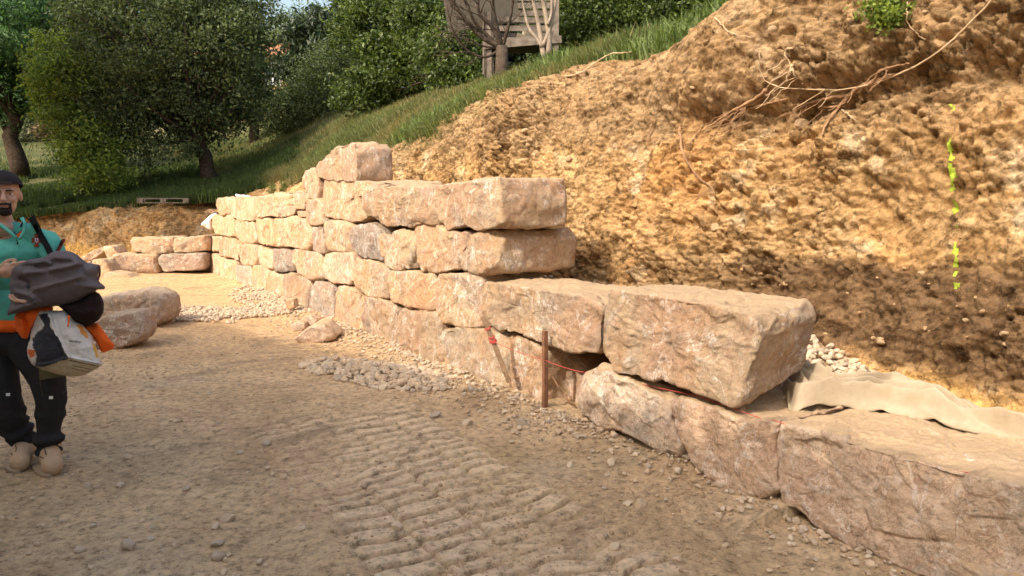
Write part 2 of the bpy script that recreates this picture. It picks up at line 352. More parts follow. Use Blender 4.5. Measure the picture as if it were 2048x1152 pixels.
# attach a coarse surround of the same dirt out to the far distance (one mesh, one sheet)
a = me.attributes.new('clod', 'FLOAT', 'POINT'); a.data.foreach_set('value', CLOD.astype(np.float32).ravel()); g = link('ground', me, DIRT); tag(g, kind='structure')
sx = np.array([-260, -60, -20, -8, -3, 0, 3, 8, 20, 60, 260.]); SX, SY = np.meshgrid(sx, sx + 2)
V = np.stack([SX, SY, 0 * SX - .16], -1).reshape(-1, 3)
tag(obj('earth', V, grid_q(*SX.shape), mat=DIRT), kind='structure')
# -- cut earth banks
def bank(name, base, nrm, s, Hf, lean, amp, nh=260, lipn=40, liplen=1.0, lipz=None, seed=0, z0=-.2, dk=1.0):
    """base(s)->(x,y) foot line; nrm outward horizontal normal (towards the yard)"""
    s = np.asarray(s); H = Hf(s); B = base(s); t = np.linspace(0, 1, nh)
    S = np.repeat(s[None], nh, 0); Zb = z0 + (H[None] - z0) * t[:, None]
    out = lean * Zb
    # rounding near the lip
    rr = np.clip((Zb - (H[None] - .45)) / .45, 0, 1); out = out + .28 * rr ** 2.2
    P = np.stack([B[:, 0][None] - nrm[0] * out, B[:, 1][None] - nrm[1] * out, Zb], -1)
    top = P[-1]; L = np.linspace(0, liplen, lipn + 1)[1:]
    lp = np.stack([top[:, 0][None] - nrm[0] * L[:, None], top[:, 1][None] - nrm[1] * L[:, None], 0 * L[:, None] + top[:, 2][None]], -1)
    tz = terr(lp[..., 0], lp[..., 1]) + .03; k = sst(0, .35, L)[:, None]; lp[..., 2] = (lp[..., 2] * (1 - k) + tz * k) - .25 * sst(liplen - .25, liplen, L)[:, None]
    P = np.concatenate([P, lp], 0); R = P.shape[0]
    W = np.concatenate([np.ones((nh, len(s))), np.repeat((1 - sst(0, .7, L))[:, None], len(s), 1) * .7 + .12 * 1], 0)
    z = P[..., 2]
    d = .11 * fbm(P * [.7, .7, .9], 4, seed + 1) + .085 * ridged(P * [1.7, 1.7, 2.0] + 3, 5, seed + 2) + .085 * fbm(P * 5, 5, seed + 3, .62)
    w1, w2, wi = worley(P * [5.5, 5.5, 6.5] + .5 * fbm(P * 5, 3, 5)[..., None], seed + 4); d = d + .085 * (.55 - w1) * sst(.2, 1, wi) - .10 * np.clip(.42 - w1, 0, 1) * (wi < .16)
    clod = .45 * wi; crk = 1 - sst(0, .16, w2 - w1); d = d - .022 * crk * sst(-.1, .3, fbm(P * 1.9, 3, seed + 30))
    w1, w2, wi = worley(P * [15, 15, 18] + .3 * fbm(P * 9, 2, 6)[..., None], seed + 5); clod = clod + .35 * wi - .12 * crk; d = d - .022 * (1 - sst(0, .2, w2 - w1)) * sst(-.2, .2, fbm(P * 3.1, 3, seed + 31)); d = d + .062 * (.5 - w1) * (.25 + wi)  # cracks lower the clod tone too: crevice shade put into the colour
    w1, w2, wi = worley(P * [36, 36, 40], seed + 6); clod = clod + .2 * wi; d = d + .026 * (.5 - w1) * (.3 + wi)
    d = d + .045 * fbm(P * [11, 11, 11], 5, seed + 7, .56)
    rough = .55 + .75 * sst(-.3, .45, fbm(P * .8 + 9, 3, seed + 8))
    d = d * rough
    if dk > .5:
        low = sst(.3, .55, z + .15 * fbm(P * 1.2, 3, 3)); d = d * (.25 + .75 * low) + .12 * (1 - low) * np.clip(.5 - z, 0, 1)
        zr = 2.3 + .12 * S0(P); band = np.exp(-((z - zr) / .13) ** 2); right = 1 - sst(1.8, 3.0, so_of(P)[0]); d = d - .17 * band * right + .16 * sst(zr, zr + .35, z) * right * (1 + .6 * fbm(P * 2.4, 3, 41))
        sg = so_of(P)[0]; gl = sst(3.6, 5.2, sg) * (1 - sst(11.5, 13.5, sg)) * (1 - sst(.0, .5, z - lipH(sg) + .75)); gq = vn(np.stack([sg * 3.1 + .5 * fbm(P * 2, 3, 8), z * .35, 0 * z], -1), 91); gu = np.exp(-((gq - .1) / .13) ** 2) * sst(-.2, .2, fbm(P * 1.4, 3, 93)); d = d - .13 * gu * gl; clod = clod - gl * (.13 + .16 * fbm(P * 2.6, 4, 95) + .25 * gu)  # browner stretch; gullies darker still, their shade painted into the tone
        nf = np.interp(so_of(P)[0], [2.5, 6, 12], [1, .9, .8]); d = d * nf
    d = d * amp * W
    nz_ = np.array([nrm[0], nrm[1], .25]); P = P + d[..., None] * nz_
    me = mesh_np(name, P.reshape(-1, 3), grid_q(R, len(s))[:, ::-1]); a = me.attributes.new('dk', 'FLOAT', 'POINT')
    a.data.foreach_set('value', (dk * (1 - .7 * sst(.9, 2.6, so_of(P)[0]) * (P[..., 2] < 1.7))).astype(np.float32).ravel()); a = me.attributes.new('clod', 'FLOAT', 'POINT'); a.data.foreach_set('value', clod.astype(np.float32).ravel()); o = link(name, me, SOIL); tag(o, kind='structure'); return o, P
def S0(P): return np.clip(so_of(P)[0], -2, 2.5) * -.35 + .35
sv = np.concatenate([np.arange(-3.2, -.8, .05), np.arange(-.8, 6, .0135), np.geomspace(6, 18.6, 420)])
def cutbase(s): p = world_so(s, np.full_like(s, OFF) - .16 * sst(1.0, 2.2, s) + .14 * vn(np.stack([s * .45, s * 0, s * 0], -1), 2), 0 * s); return p[:, :2]
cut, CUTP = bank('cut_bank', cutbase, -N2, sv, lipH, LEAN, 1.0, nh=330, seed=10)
cutbvh = BVHTree.FromObject(cut, bpy.context.evaluated_depsgraph_get())
fx = np.linspace(-5.2, -34, 800)
def farbase(s): return np.stack([s, FAR - .1 + .5 * vn(np.stack([s * .3, s * 0, s * 0], -1), 5) + .25 * vn(np.stack([s * 1.1, s * 0, s * 0], -1), 6)], -1)
farb, _ = bank('far_bank', farbase, np.array([0, -1.]), fx, lambda s: base_hill(s, FAR + .4 + 0 * s) + .02 + .12 * vn(np.stack([s * .8, s * 0, s * 0], -1), 9), .42, .95, nh=110, lipn=16, liplen=1.1, seed=60, dk=0.)
# -- hillside above the cuts
ty = np.concatenate([np.arange(2, 24, .16), np.arange(24, 60, .5), np.arange(60, 130, 3.)]); tx = np.concatenate([np.arange(-110, -30, 3.), np.arange(-30, 18, .17), np.arange(18, 90, 2.)])
TX, TY = np.meshgrid(tx, ty); TZ = terr(TX, TY); s_, o_ = so_of(np.stack([TX, TY], -1)); w_ = o_ - OFF - LEAN * lipH(s_)
inside = (w_ < .5) & (TY < FAR + .98); TZ = np.where(inside, -1.5, TZ)
hm = M('hillside_turf', .95, .1); hc = hm.ramp(hm.noise(.5, 7, .65), [(.3, (.05, .06, .022)), (.5, (.10, .105, .04)), (.7, (.20, .165, .08))])
hc = hm.mix(hc, hm.ramp(hm.noise(14, 6, .75), [(.3, .6), (.7, 1.2)]), 1., 'MULTIPLY'); hm.col(hc); hm.nrm(hm.bump(hm.noise(9, 7, .75), .8, .1))
hill = obj('hillside', np.stack([TX, TY, TZ], -1).reshape(-1, 3), grid_q(*TX.shape), mat=hm.m); tag(hill, kind='structure')
# -- backfill between wall and cut
bs = np.concatenate([np.arange(-3, 6, .03), np.arange(6, 17.5, .1)]); bo = np.linspace(.25, 2.1, 60); BS, BO = np.meshgrid(bs, bo)
def fillz(s): return np.interp(s, [-3, -.6, 0, .5, 1.1, 1.7, 2.4, 3.4, 4.4, 6, 9, 17], [.2, .26, .34, .5, .62, .70, .73, .74, .78, 1.2, 1.42, 1.35])
BZ = fillz(BS) + .06 * fbm(world_so(BS, BO, 0 * BS) * 2.2, 4, 14) - .05 * (BO < .35)
tag(obj('backfill', world_so(BS, BO, BZ).reshape(-1, 3), grid_q(*BS.shape)[:, ::-1], mat=DIRT), kind='structure')
def back_at(s, o): return fillz(s)
# ================================================================ BOULDER WALL
def outline(pts, K, sm=2):
    pts = np.asarray(pts, float); P = np.vstack([pts, pts[:1]]); seg = np.linalg.norm(np.diff(P, axis=0), axis=1); cum = np.concatenate([[0], np.cumsum(seg)])
    t = np.linspace(0, cum[-1], K, endpoint=False); L = np.stack([np.interp(t, cum, P[:, 0]), np.interp(t, cum, P[:, 1])], -1)
    for _ in range(max(1, int(K * sm / 60))): L = .25 * np.roll(L, 1, 0) + .5 * L + .25 * np.roll(L, -1, 0)
    return L
def solid(pts2, depth, K=96, seed=0, bev=.05, taper=(1, 1), rough=1.0, nd=None, plan=7, back_shift=(0, 0), cutk=.5):
    """an irregular quarried block: outline in (a,h), third axis = depth; returns local V (a,depth,h),Q,T"""
    r = np.random.default_rng(seed + 991); L = outline(pts2, K, 1.1); c = (L.max(0) + L.min(0)) / 2; size = (L.max(0) - L.min(0)); bev = min(bev, size.min() * .2)
    R = []; rho = np.linspace(.02, 1, max(8, K // 10)); rimf = 1 - bev * .55 / (size.min() / 2)
    def scaled(f, dpt):
        q = dpt / depth; tp = np.array([1 + (taper[0] - 1) * q, 1 + (taper[1] - 1) * q])
        return np.concatenate([c + (L - c) * f * tp + np.array(back_shift) * q, np.full((K, 1), dpt)], 1)
    for f in rho: R.append(scaled(f * rimf, 0.0))
    for ang in (.35, .7, 1.05, 1.35): R.append(scaled(rimf + (1 - rimf) * math.sin(ang), bev * .8 * (1 - math.cos(ang))))
    nd = nd or max(6, int(K * depth / (size.sum() * 2) * 1.0))
    for dd in np.linspace(bev * .8, depth - bev, nd): R.append(scaled(1, dd))
    for ang in (.5, 1.0, 1.4): R.append(scaled(rimf + (1 - rimf) * math.cos(ang), depth - bev + bev * math.sin(ang)))
    for f in rho[::-2]: R.append(scaled(f * rimf, depth))
    V = np.concatenate(R); V = V[:, [0, 2, 1]]; n = len(R); Q = grid_q(n, K, True)
    ctr = np.array([[c[0], 0, c[1]], [c[0] + back_shift[0], depth, c[1] + back_shift[1]]]); V = np.concatenate([V, ctr]); m = n * K
    T = [(m, (j + 1) % K, j) for j in range(K)] + [(m + 1, (n - 1) * K + j, (n - 1) * K + (j + 1) % K) for j in range(K)]; T = np.array(T)
    C = np.array([c[0], depth / 2, c[1]]); hs = np.array([size[0] / 2, depth / 2, size[1] / 2])
    def plane_cut(V, d, f):
        d = d / np.linalg.norm(d); lim = ((V - C) @ d).max() * (1 - (1 - f) * cutk); ex = np.maximum(0, (V - C) @ d - lim); return V - np.outer(ex * .96, d)
    for _ in range(plan):                                # broken corners and edges
        d = r.normal(size=3) * [1, 1.3, .8]; d[1] = -abs(d[1]); V = plane_cut(V, d, r.uniform(.86, .96))
    N = vnormals(V, Q, T); Pn = V + seed * 3.7; sc = rough * min(1.0, size.min() / .4)
    D = .013 * fbm(Pn * 3.6, 3, seed) + .009 * ridged(Pn * [6, 6, 6] + 3, 4, seed + 3)
    w1, w2, wi = worley(Pn * 3.6 + .3 * fbm(Pn * 4, 2, 3)[:, None], seed + 7); D = D + .030 * (wi - .5) * sst(0, .10, w2 - w1)
    V = V + N * (D * sc * 1.15)[:, None]
    for _ in range(5):                                   # flat split faces, cut crisply through the lumps
        d = np.array([r.normal() * .35, -1, r.normal() * .3]); V = plane_cut(V, d, r.uniform(.90, .97))
    for _ in range(3): d = r.normal(size=3) * [1, .8, 1]; d[1] = -abs(d[1]); V = plane_cut(V, d, r.uniform(.90, .97))
    N = vnormals(V, Q, T); w1, w2, wi = worley(Pn * [9, 9, 12] + .2 * fbm(Pn * 9, 2, 4)[:, None], seed + 9); D = .009 * fbm(Pn * 16, 5, seed + 5, .6) + .012 * (wi - .5) * sst(0, .10, w2 - w1) + .004 * fbm(Pn * 55, 3, seed)
    V = V + N * (D * sc)[:, None]
    return V, Q, T
BLK = {}
def zc(z, pts):
    ox, oy, f = {'Z2': (380, 260, 2.617), 'Z3': (580, 320, 2.134), 'Z4': (850, 500, 2.087), 'Z5': (1400, 560, 1.946), 'Z6': (380, 370, 4.266), 'ZL': (80, 370, 3.2925), 'P': (0, 0, 1)}[z]
    return [(ox + a / f, oy + b / f) for a, b in pts]
EX = np.array([U2[0], U2[1], 0]); EY = np.array([N2[0], N2[1], 0]); EZ = np.array([0, 0, 1.])
def block(zk, pts, depth, label, mat=None, push=0., K=None, name='wall_boulder', group='quarried boulders of the stacked wall', bev=.05, sink=False, seed=None, grow=.012, rise=0., **kw):
    q = []
    for px, py in zc(zk, pts):
        p = plane_hit(px, py, C0 + push, BAT); s, o = so_of(p); q.append((float(s), float(p[2])))
    q = np.array(q)
    q[:, 1] += rise * (q[:, 1] > q[:, 1].mean() - .05)
    if sink: q[:, 1] = np.where(q[:, 1] < .16, np.minimum(q[:, 1], 0) - .10, q[:, 1])
    q = q[np.argsort(0 * q[:, 0], kind='stable')]; c = q.mean(0); dd = q - c; q = q + dd / (np.linalg.norm(dd, axis=1)[:, None] + 1e-9) * grow
    seed = seed if seed is not None else len(BLK) * 7 + 3
    pxs = np.array(zc(zk, pts)); ext = np.ptp(pxs[:, 0]) + np.ptp(pxs[:, 1]); K = K or int(np.clip(ext * .55, 64, 330))
    V, Q, T = solid(q, depth, K=K, seed=seed, bev=bev, **kw)
    o0 = push + BAT * V[:, 2]
    W = np.concatenate([O2, [0]]) + V[:, :1] * EX + (V[:, 1] + o0)[:, None] * EY + V[:, 2:] * EZ
    org = W.mean(0); org[2] = W[:, 2].min()
    b = obj(name, W, Q[:, ::-1], T[:, ::-1], mat or ROCK, origin=org); tag(b, label, 'boulder', group); BLK[label] = b
    # orientation check: make the front face outward
    return b
D_ = .72
# fifth and top stones
block('Z2', [(648, 190), (690, 150), (740, 112), (790, 85), (850, 60), (862, 100), (864, 268), (800, 268), (745, 262), (690, 255), (650, 240)], .50, 'topmost boulder of the wall, tall with a sloping left shoulder, alone on its highest point', push=.03, bev=.03, plan=3)
block('Z2', [(590, 212), (650, 208), (668, 255), (670, 360), (640, 358), (605, 345), (590, 290)], .45, 'small upright stone wedged left of and below the topmost boulder', push=.06, bev=.03, plan=3)
# fourth course
block('Z2', [(130, 362), (165, 355), (202, 352), (205, 440), (150, 452), (135, 420)], .6, 'small stone at the far left end of the top course')
block('Z2', [(203, 360), (240, 355), (318, 350), (345, 455), (330, 475), (265, 478), (225, 462), (203, 440)], .65, 'orange stone second from the left end of the top course')
block('Z2', [(320, 347), (440, 330), (600, 320), (612, 350), (605, 385), (550, 395), (545, 440), (480, 460), (430, 447), (347, 465)], .7, 'long flat topped stone in the top course, left of the small upright stone', bev=.03)
block('Z2', [(590, 363), (650, 362), (678, 375), (688, 490), (650, 503), (620, 490), (600, 440)], .5, 'narrow stone under the small upright stone')
block('Z2', [(548, 385), (592, 385), (590, 415), (558, 412)], .25, 'upper little filler stone beside the long flat topped stone', bev=.015, plan=2)
block('Z2', [(556, 425), (600, 422), (602, 458), (566, 455)], .25, 'lower little filler stone beside the long flat topped stone', bev=.015, plan=2)
block('Z2', [(674, 262), (880, 270), (1040, 272), (1040, 300), (890, 312), (885, 380), (925, 455), (885, 476), (850, 480), (760, 462), (690, 448), (678, 380)], .7, 'streaky boulder directly beneath the topmost boulder', bev=.03, push=.05)
block('Z2', [(885, 318), (960, 305), (1060, 296), (1265, 295), (1290, 350), (1300, 485), (1180, 492), (1150, 508), (1030, 500), (905, 442), (885, 380)], .7, 'boulder with a pale diagonal scar in the upper course, left of the big end boulder', bev=.04, push=-.02)
block('Z3', [(605, 112), (660, 102), (740, 95), (880, 75), (892, 180), (888, 298), (780, 296), (740, 270), (660, 298), (628, 260), (605, 180)], .72, 'big boulder at the right end of the upper course, broken end facing the viewer', bev=.05, push=-.02, seed=31, plan=4)
# third course
block('Z2', [(108, 442), (140, 448), (165, 452), (163, 555), (130, 545), (112, 480)], .6, 'leftmost stone of the third course, beside the white cloth')
block('Z2', [(166, 460), (215, 443), (222, 470), (230, 560), (200, 562), (163, 553)], .6, 'greyish stone second from the left in the third course')
block('Z2', [(226, 470), (262, 476), (335, 482), (340, 520), (350, 590), (270, 600), (240, 575)], .6, 'smooth stone third from the left in the third course')
block('Z2', [(337, 466), (420, 464), (425, 520), (432, 610), (400, 612), (350, 582), (341, 520)], .6, 'rounded stone fourth from the left in the third course')
block('Z2', [(425, 468), (470, 458), (540, 456), (620, 470), (636, 520), (632, 635), (580, 627), (510, 612), (435, 612)], .65, 'wide pale stone fifth from the left in the third course, notched at its right')
block('Z2', [(633, 512), (690, 510), (698, 640), (680, 646), (636, 636)], .4, 'narrow grey upright stone filling a gap in the third course', ROCKG, bev=.02, plan=2)
block('Z2', [(683, 482), (720, 465), (800, 478), (848, 520), (840, 632), (780, 640), (710, 627), (697, 560)], .6, 'blocky white scraped stone right of the narrow grey upright stone')
block('Z3', [(243, 302), (290, 280), (350, 266), (372, 310), (378, 360), (392, 432), (320, 427), (260, 387), (245, 335)], .6, 'grey peaked stone in the third course under the streaky boulder', ROCKG)
block('Z3', [(370, 320), (460, 302), (518, 305), (528, 380), (524, 467), (440, 467), (408, 445), (388, 400)], .6, 'stone with a square chipped hollow at its upper right corner', bev=.03)
block('Z3', [(510, 282), (560, 270), (620, 266), (650, 300), (752, 312), (722, 400), (718, 470), (640, 480), (560, 477), (530, 430), (516, 350)], .65, 'tall stone under the big end boulder, left of the smooth pinkish one')
block('Z3', [(752, 330), (800, 306), (850, 303), (868, 340), (862, 482), (790, 490), (718, 462), (728, 400)], .9, 'smooth pinkish boulder at the right end of the third course', bev=.08, seed=12, plan=5)
# second course
block('Z2', [(96, 556), (155, 560), (150, 600), (140, 636), (102, 630)], .6, 'leftmost small stone of the second course')
block('Z2', [(142, 575), (180, 562), (216, 568), (228, 672), (150, 660)], .6, 'stone second from the left in the second course')
block('Z2', [(220, 577), (252, 600), (248, 685), (228, 674)], .5, 'narrow stone third from the left in the second course', bev=.02, plan=2)
block('Z2', [(250, 608), (300, 600), (342, 600), (354, 690), (330, 710), (268, 707), (250, 670)], .6, 'squarish stone fourth from the left in the second course')
block('Z2', [(352, 600), (415, 628), (428, 730), (390, 732), (347, 692), (342, 640)], .6, 'leaning stone fifth from the left in the second course')
block('Z2', [(416, 628), (470, 622), (510, 625), (542, 735), (470, 747), (432, 737)], .6, 'grey edged stone sixth from the left in the second course', ROCKG)
block('Z2', [(512, 620), (560, 624), (682, 645), (697, 787), (620, 782), (560, 747), (532, 690)], .65, 'long slanting stone seventh from the left in the second course')
block('Z2', [(684, 652), (760, 640), (852, 640), (856, 700), (867, 814), (790, 810), (720, 787), (692, 742)], .65, 'brown stained stone eighth from the left in the second course', ROCKN)
block('Z3', [(270, 427), (310, 420), (418, 460), (406, 520), (406, 592), (350, 590), (280, 547), (270, 480)], .65, 'rounded ochre stone in the second course below the grey peaked stone')
block('Z3', [(410, 477), (460, 470), (520, 474), (612, 490), (614, 645), (540, 637), (430, 607), (405, 560)], .65, 'smooth oblong stone in the second course below the chipped stone')
block('Z3', [(616, 492), (700, 482), (802, 490), (812, 560), (822, 655), (842, 718), (760, 717), (680, 702), (612, 677)], .7, 'second course stone below the smooth pinkish boulder, left of the broad flat topped one')
block('Z4', [(222, 150), (250, 128), (340, 140), (480, 168), (640, 190), (738, 226), (722, 280), (724, 400), (710, 437), (600, 427), (500, 387), (400, 355), (300, 332), (240, 292), (224, 230)], .74, 'broad white streaked boulder with an earthy flat top, behind the upright stake', bev=.04, seed=5, plan=4, cutk=.2, grow=.012, back_shift=(.03, .0), taper=(.98, .95))
block('Z4', [(745, 300), (772, 218), (930, 248), (1150, 294), (1340, 330), (1372, 400), (1345, 520), (1285, 655), (1190, 600), (1080, 560), (1000, 530), (880, 522), (805, 515), (746, 430)], .58, 'massive tapering boulder whose reddish face comes down to a point', bev=.03, seed=44, push=-.08, plan=3, rise=.075, cutk=.18, grow=.03, taper=(.9, .78), back_shift=(.0, .06))
# bottom course
block('Z2', [(76, 642), (100, 636), (104, 735), (78, 722)], .6, 'dark edged stone at the very left end of the bottom course', sink=True, bev=.02)
block('Z2', [(95, 637), (150, 660), (147, 765), (105, 742)], .6, 'stone second from the left in the bottom course', sink=True)
block('Z2', [(150, 665), (238, 690), (236, 820), (147, 765)], .6, 'stone third from the left in the bottom course', sink=True)
block('Z2', [(240, 708), (318, 715), (322, 860), (240, 820)], .6, 'grey faced stone fourth from the left in the bottom course', ROCKG, sink=True)
block('Z2', [(322, 712), (390, 703), (406, 740), (394, 895), (325, 862)], .6, 'reddish stone fifth from the left in the bottom course', sink=True)
block('Z2', [(407, 742), (478, 760), (488, 945), (396, 897)], .6, 'stone sixth from the left in the bottom course', sink=True)
block('Z2', [(480, 755), (560, 750), (622, 790), (612, 1000), (492, 945)], .65, 'orange stone seventh from the left in the bottom course', sink=True)
block('Z2', [(622, 795), (690, 798), (750, 806), (752, 1055), (616, 1000)], .65, 'grey stone eighth from the left in the bottom course', ROCKG, sink=True)
block('Z2', [(752, 815), (820, 822), (892, 850), (902, 1115), (757, 1060)], .65, 'bright orange scraped stone ninth from the left in the bottom course', sink=True)
block('Z2', [(894, 862), (960, 885), (1060, 910), (1085, 940), (1075, 1190), (905, 1120)], .65, 'sloping brownish stone tenth from the left in the bottom course', sink=True)
block('Z3', [(446, 652), (500, 627), (620, 650), (640, 700), (645, 900), (455, 810)], .65, 'streaked stone in the bottom course, third to the left of the leaning stake', sink=True, bev=.04)
block('Z3', [(638, 722), (740, 706), (900, 735), (918, 800), (924, 990), (850, 985), (642, 900)], .65, 'broad stone in the bottom course right behind the leaning stake', sink=True, bev=.05)
block('Z3', [(905, 785), (942, 748), (1060, 786), (1095, 800), (1085, 900), (1068, 1050), (925, 990)], .6, 'orange cornered stone between the leaning stake and the upright stake', sink=True, bev=.05, push=.05)
block('Z3', [(1080, 800), (1160, 812), (1250, 885), (1245, 1110), (1075, 1050)], .5, 'recessed stone behind the upright stake, crossed by the stake shadow', sink=True, push=.27, bev=.04)
block('Z4', [(630, 600), (642, 520), (690, 480), (770, 505), (860, 540), (1010, 622), (1012, 700), (1060, 800), (1050, 870), (960, 850), (830, 780), (700, 745), (640, 690)], .75, 'brownish round bellied boulder, third from the right in the bottom course', ROCKN, bev=.05, seed=21, cutk=.25, grow=-.004, push=-.08, sink=False, back_shift=(0, .0))
block('Z4', [(1010, 640), (1062, 602), (1150, 625), (1300, 690), (1490, 712), (1450, 790), (1468, 1000), (1420, 1040), (1300, 1030), (1150, 960), (1080, 850), (1020, 730)], .75, 'weathered boulder with a pale hollow low on its face, second from right in bottom course', ROCKN, bev=.04, seed=8, cutk=.25, grow=-.004, push=-.05)
block('Z5', [(284, 620), (318, 560), (480, 595), (700, 665), (960, 725), (1261, 800), (1560, 870), (1600, 1500), (1261, 1370), (900, 1165), (600, 1040), (400, 930), (300, 850)], .74, 'long low boulder in the right foreground, white veined face and dusty orange top', ROCKN, bev=.02, seed=3, plan=2, cutk=.2, grow=.0, K=460, push=-.02)
block('Z4', [(1290, 650), (1400, 615), (1500, 610), (1530, 680), (1500, 720), (1400, 720), (1310, 690)], .45, 'flat stone in the dark gap beneath the massive tapering boulder', ROCKN, push=.42, bev=.03)
# short return wall at the far end, facing the viewer
def face_block(zk, pts, y, depth, label, cat='boulder', mat=None, name='wall_boulder', group='stones of the low wall at the far end', ground=False, K=None, rough=1.0, yaw=0., bev=.05, plan=5, **kw):
    q = np.array([(lambda p: (p[0], p[2]))(aty(px, py, y)) for px, py in zc(zk, pts)])
    if ground: q[:, 1] -= q[:, 1].min() + .05
    pxs = np.array(zc(zk, pts)); K = K or int(np.clip((np.ptp(pxs[:, 0]) + np.ptp(pxs[:, 1])) * .55, 56, 260)); sd = len(BLK) * 5 + 2
    V, Q, T = solid(q, depth, K=K, seed=sd, bev=bev, plan=plan, rough=rough, **kw); W = V + [0, y, 0]; org = W.mean(0); org[2] = W[:, 2].min()
    if yaw: R = rotm((0, 0, 1), yaw); W = (W - org) @ R.T + org
    b = obj(name, W, Q[:, ::-1], T[:, ::-1], mat or ROCK, origin=org); tag(b, label, cat, group); BLK[label] = b; return b
face_block('ZL', [(582, 352), (700, 350), (870, 345), (877, 440), (770, 460), (600, 442)], 16.5, .8, 'pale stone on top of the low far wall, at its left')
face_block('ZL', [(873, 355), (980, 345), (1090, 333), (1112, 430), (990, 447), (876, 447)], 16.5, .8, 'orange stone on top of the low far wall, against the tall wall')
face_block('ZL', [(465, 467), (520, 455), (750, 460), (777, 580), (720, 582), (465, 575)], 16.3, .8, 'long pink stone at the bottom left of the low far wall')
face_block('ZL', [(765, 467), (960, 452), (1070, 455), (1077, 550), (930, 567), (790, 572)], 16.3, .8, 'grey and rust stone at the bottom right of the low far wall', mat=ROCKG)
face_block('ZL', [(340, 452), (400, 443), (440, 480), (462, 520), (445, 575), (400, 575), (345, 575)], 15.6, .5, 'bright angular rock tipped before the low far wall', group='loose rocks in the yard', name='loose_rock', ground=True, plan=8)
face_block('ZL', [(408, 415), (430, 400), (475, 400), (518, 462), (480, 480), (440, 490)], 16.4, .5, 'upright pointed rock behind the bright angular rock', group='loose rocks in the yard', name='loose_rock', plan=7)
face_block('ZL', [(262, 480), (320, 450), (400, 408), (420, 440), (340, 500), (270, 505)], 16.8, .5, 'slanting slab of rock behind the jacket bundle, far left', group='loose rocks in the yard', name='loose_rock', plan=6)
face_block('ZL', [(402, 560), (450, 545), (560, 560), (600, 590), (520, 600), (410, 585)], 15.4, .5, 'low crumbled rock at the foot of the long pink stone', group='loose rocks in the yard', name='loose_rock', ground=True, plan=6)
face_block('ZL', [(300, 760), (410, 745), (600, 712), (700, 708), (770, 735), (800, 800), (800, 890), (705, 955), (300, 950)], 9.25, .6, 'large boulder on the yard floor topped with gravel, behind the smaller one', group='loose rocks in the yard', name='loose_rock', mat=ROCKG, ground=False, bev=.05)
face_block('ZL', [(300, 930), (400, 880), (430, 862), (625, 838), (660, 880), (672, 985), (640, 1035), (500, 1085), (300, 1110)], 8.0, .4, 'smaller pinkish boulder lying in front of the gravel topped boulder', group='loose rocks in the yard', name='loose_rock', mat=ROCKG, ground=False, bev=.05)
face_block('Z2', [(540, 1095), (600, 1050), (650, 1018), (700, 1020), (740, 1060), (765, 1085), (690, 1110), (600, 1125)], 8.3, .45, 'flat pointed slab of rock lying before the wall', group='loose rocks in the yard', name='loose_rock', mat=ROCKN, bev=.03, plan=8)
face_block('Z2', [(520, 1020), (560, 1000), (600, 1010), (605, 1050), (530, 1058)], 8.75, .3, 'small dark rock behind the flat pointed slab, to its left', group='loose rocks in the yard', name='loose_rock', mat=ROCKN, bev=.03)
face_block('Z2', [(585, 985), (630, 975), (665, 1000), (650, 1030), (590, 1028)], 8.9, .3, 'small dark rock behind the flat pointed slab, against the gravel', group='loose rocks in the yard', name='loose_rock', mat=ROCKN, bev=.03)
face_block('Z2', [(500, 890), (540, 885), (550, 930), (520, 945), (503, 930)], 10.3, .2, 'little upright rock at the foot of the orange stone in the bottom course', group='loose rocks in the yard', name='loose_rock', bev=.02)
# ================================================================ VEGETATION
def leaves(C, size, n_out=None, droop=0., asp=.5, seed=0, flat=.0):
    """one folded leaf per centre -> V,Q"""
    r = np.random.default_rng(seed); n = len(C); d = r.normal(size=(n, 3)); d[:, 2] -= droop; d /= np.linalg.norm(d, axis=1)[:, None]
    w = r.normal(size=(n, 3)); w[:, 2] *= (1 - flat); w = np.cross(d, w); w /= np.linalg.norm(w, axis=1)[:, None] + 1e-9
    nn = np.cross(d, w); L = (size * r.uniform(.6, 1.35, n))[:, None]; W = L * asp * .5
    a = C - d * L * .5; b = C + w * W + nn * W * .25; c = C + d * L * .5; e = C - w * W + nn * W * .25
    V = np.stack([a, b, c, e], 1).reshape(-1, 3); Q = np.arange(4 * n).reshape(-1, 4); return V, Q
def crown_points(ells, n, clump=.35, seed=0, per=60, shell=.55):
    r = np.random.default_rng(seed); vol = np.array([e[3] * e[4] * e[5] for e in ells]) ** .75; k = max(4, n // per)
    ch = r.choice(len(ells), k, p=vol / vol.sum()); d = r.normal(size=(k, 3)); d /= np.linalg.norm(d, axis=1)[:, None]
    rad = shell + (1 - shell) * r.random(k) ** .6; E = np.array(ells)[ch]; c = E[:, :3] + d * rad[:, None] * E[:, 3:6]
    c = c + .25 * clump * r.normal(size=c.shape) * 2
    i = r.integers(0, k, n); cs = clump * r.uniform(.5, 1.4, k)
    q = r.normal(size=(n, 3)) * [1, 1, .75]; P = c[i] + q * cs[i][:, None] * .6; return P, c
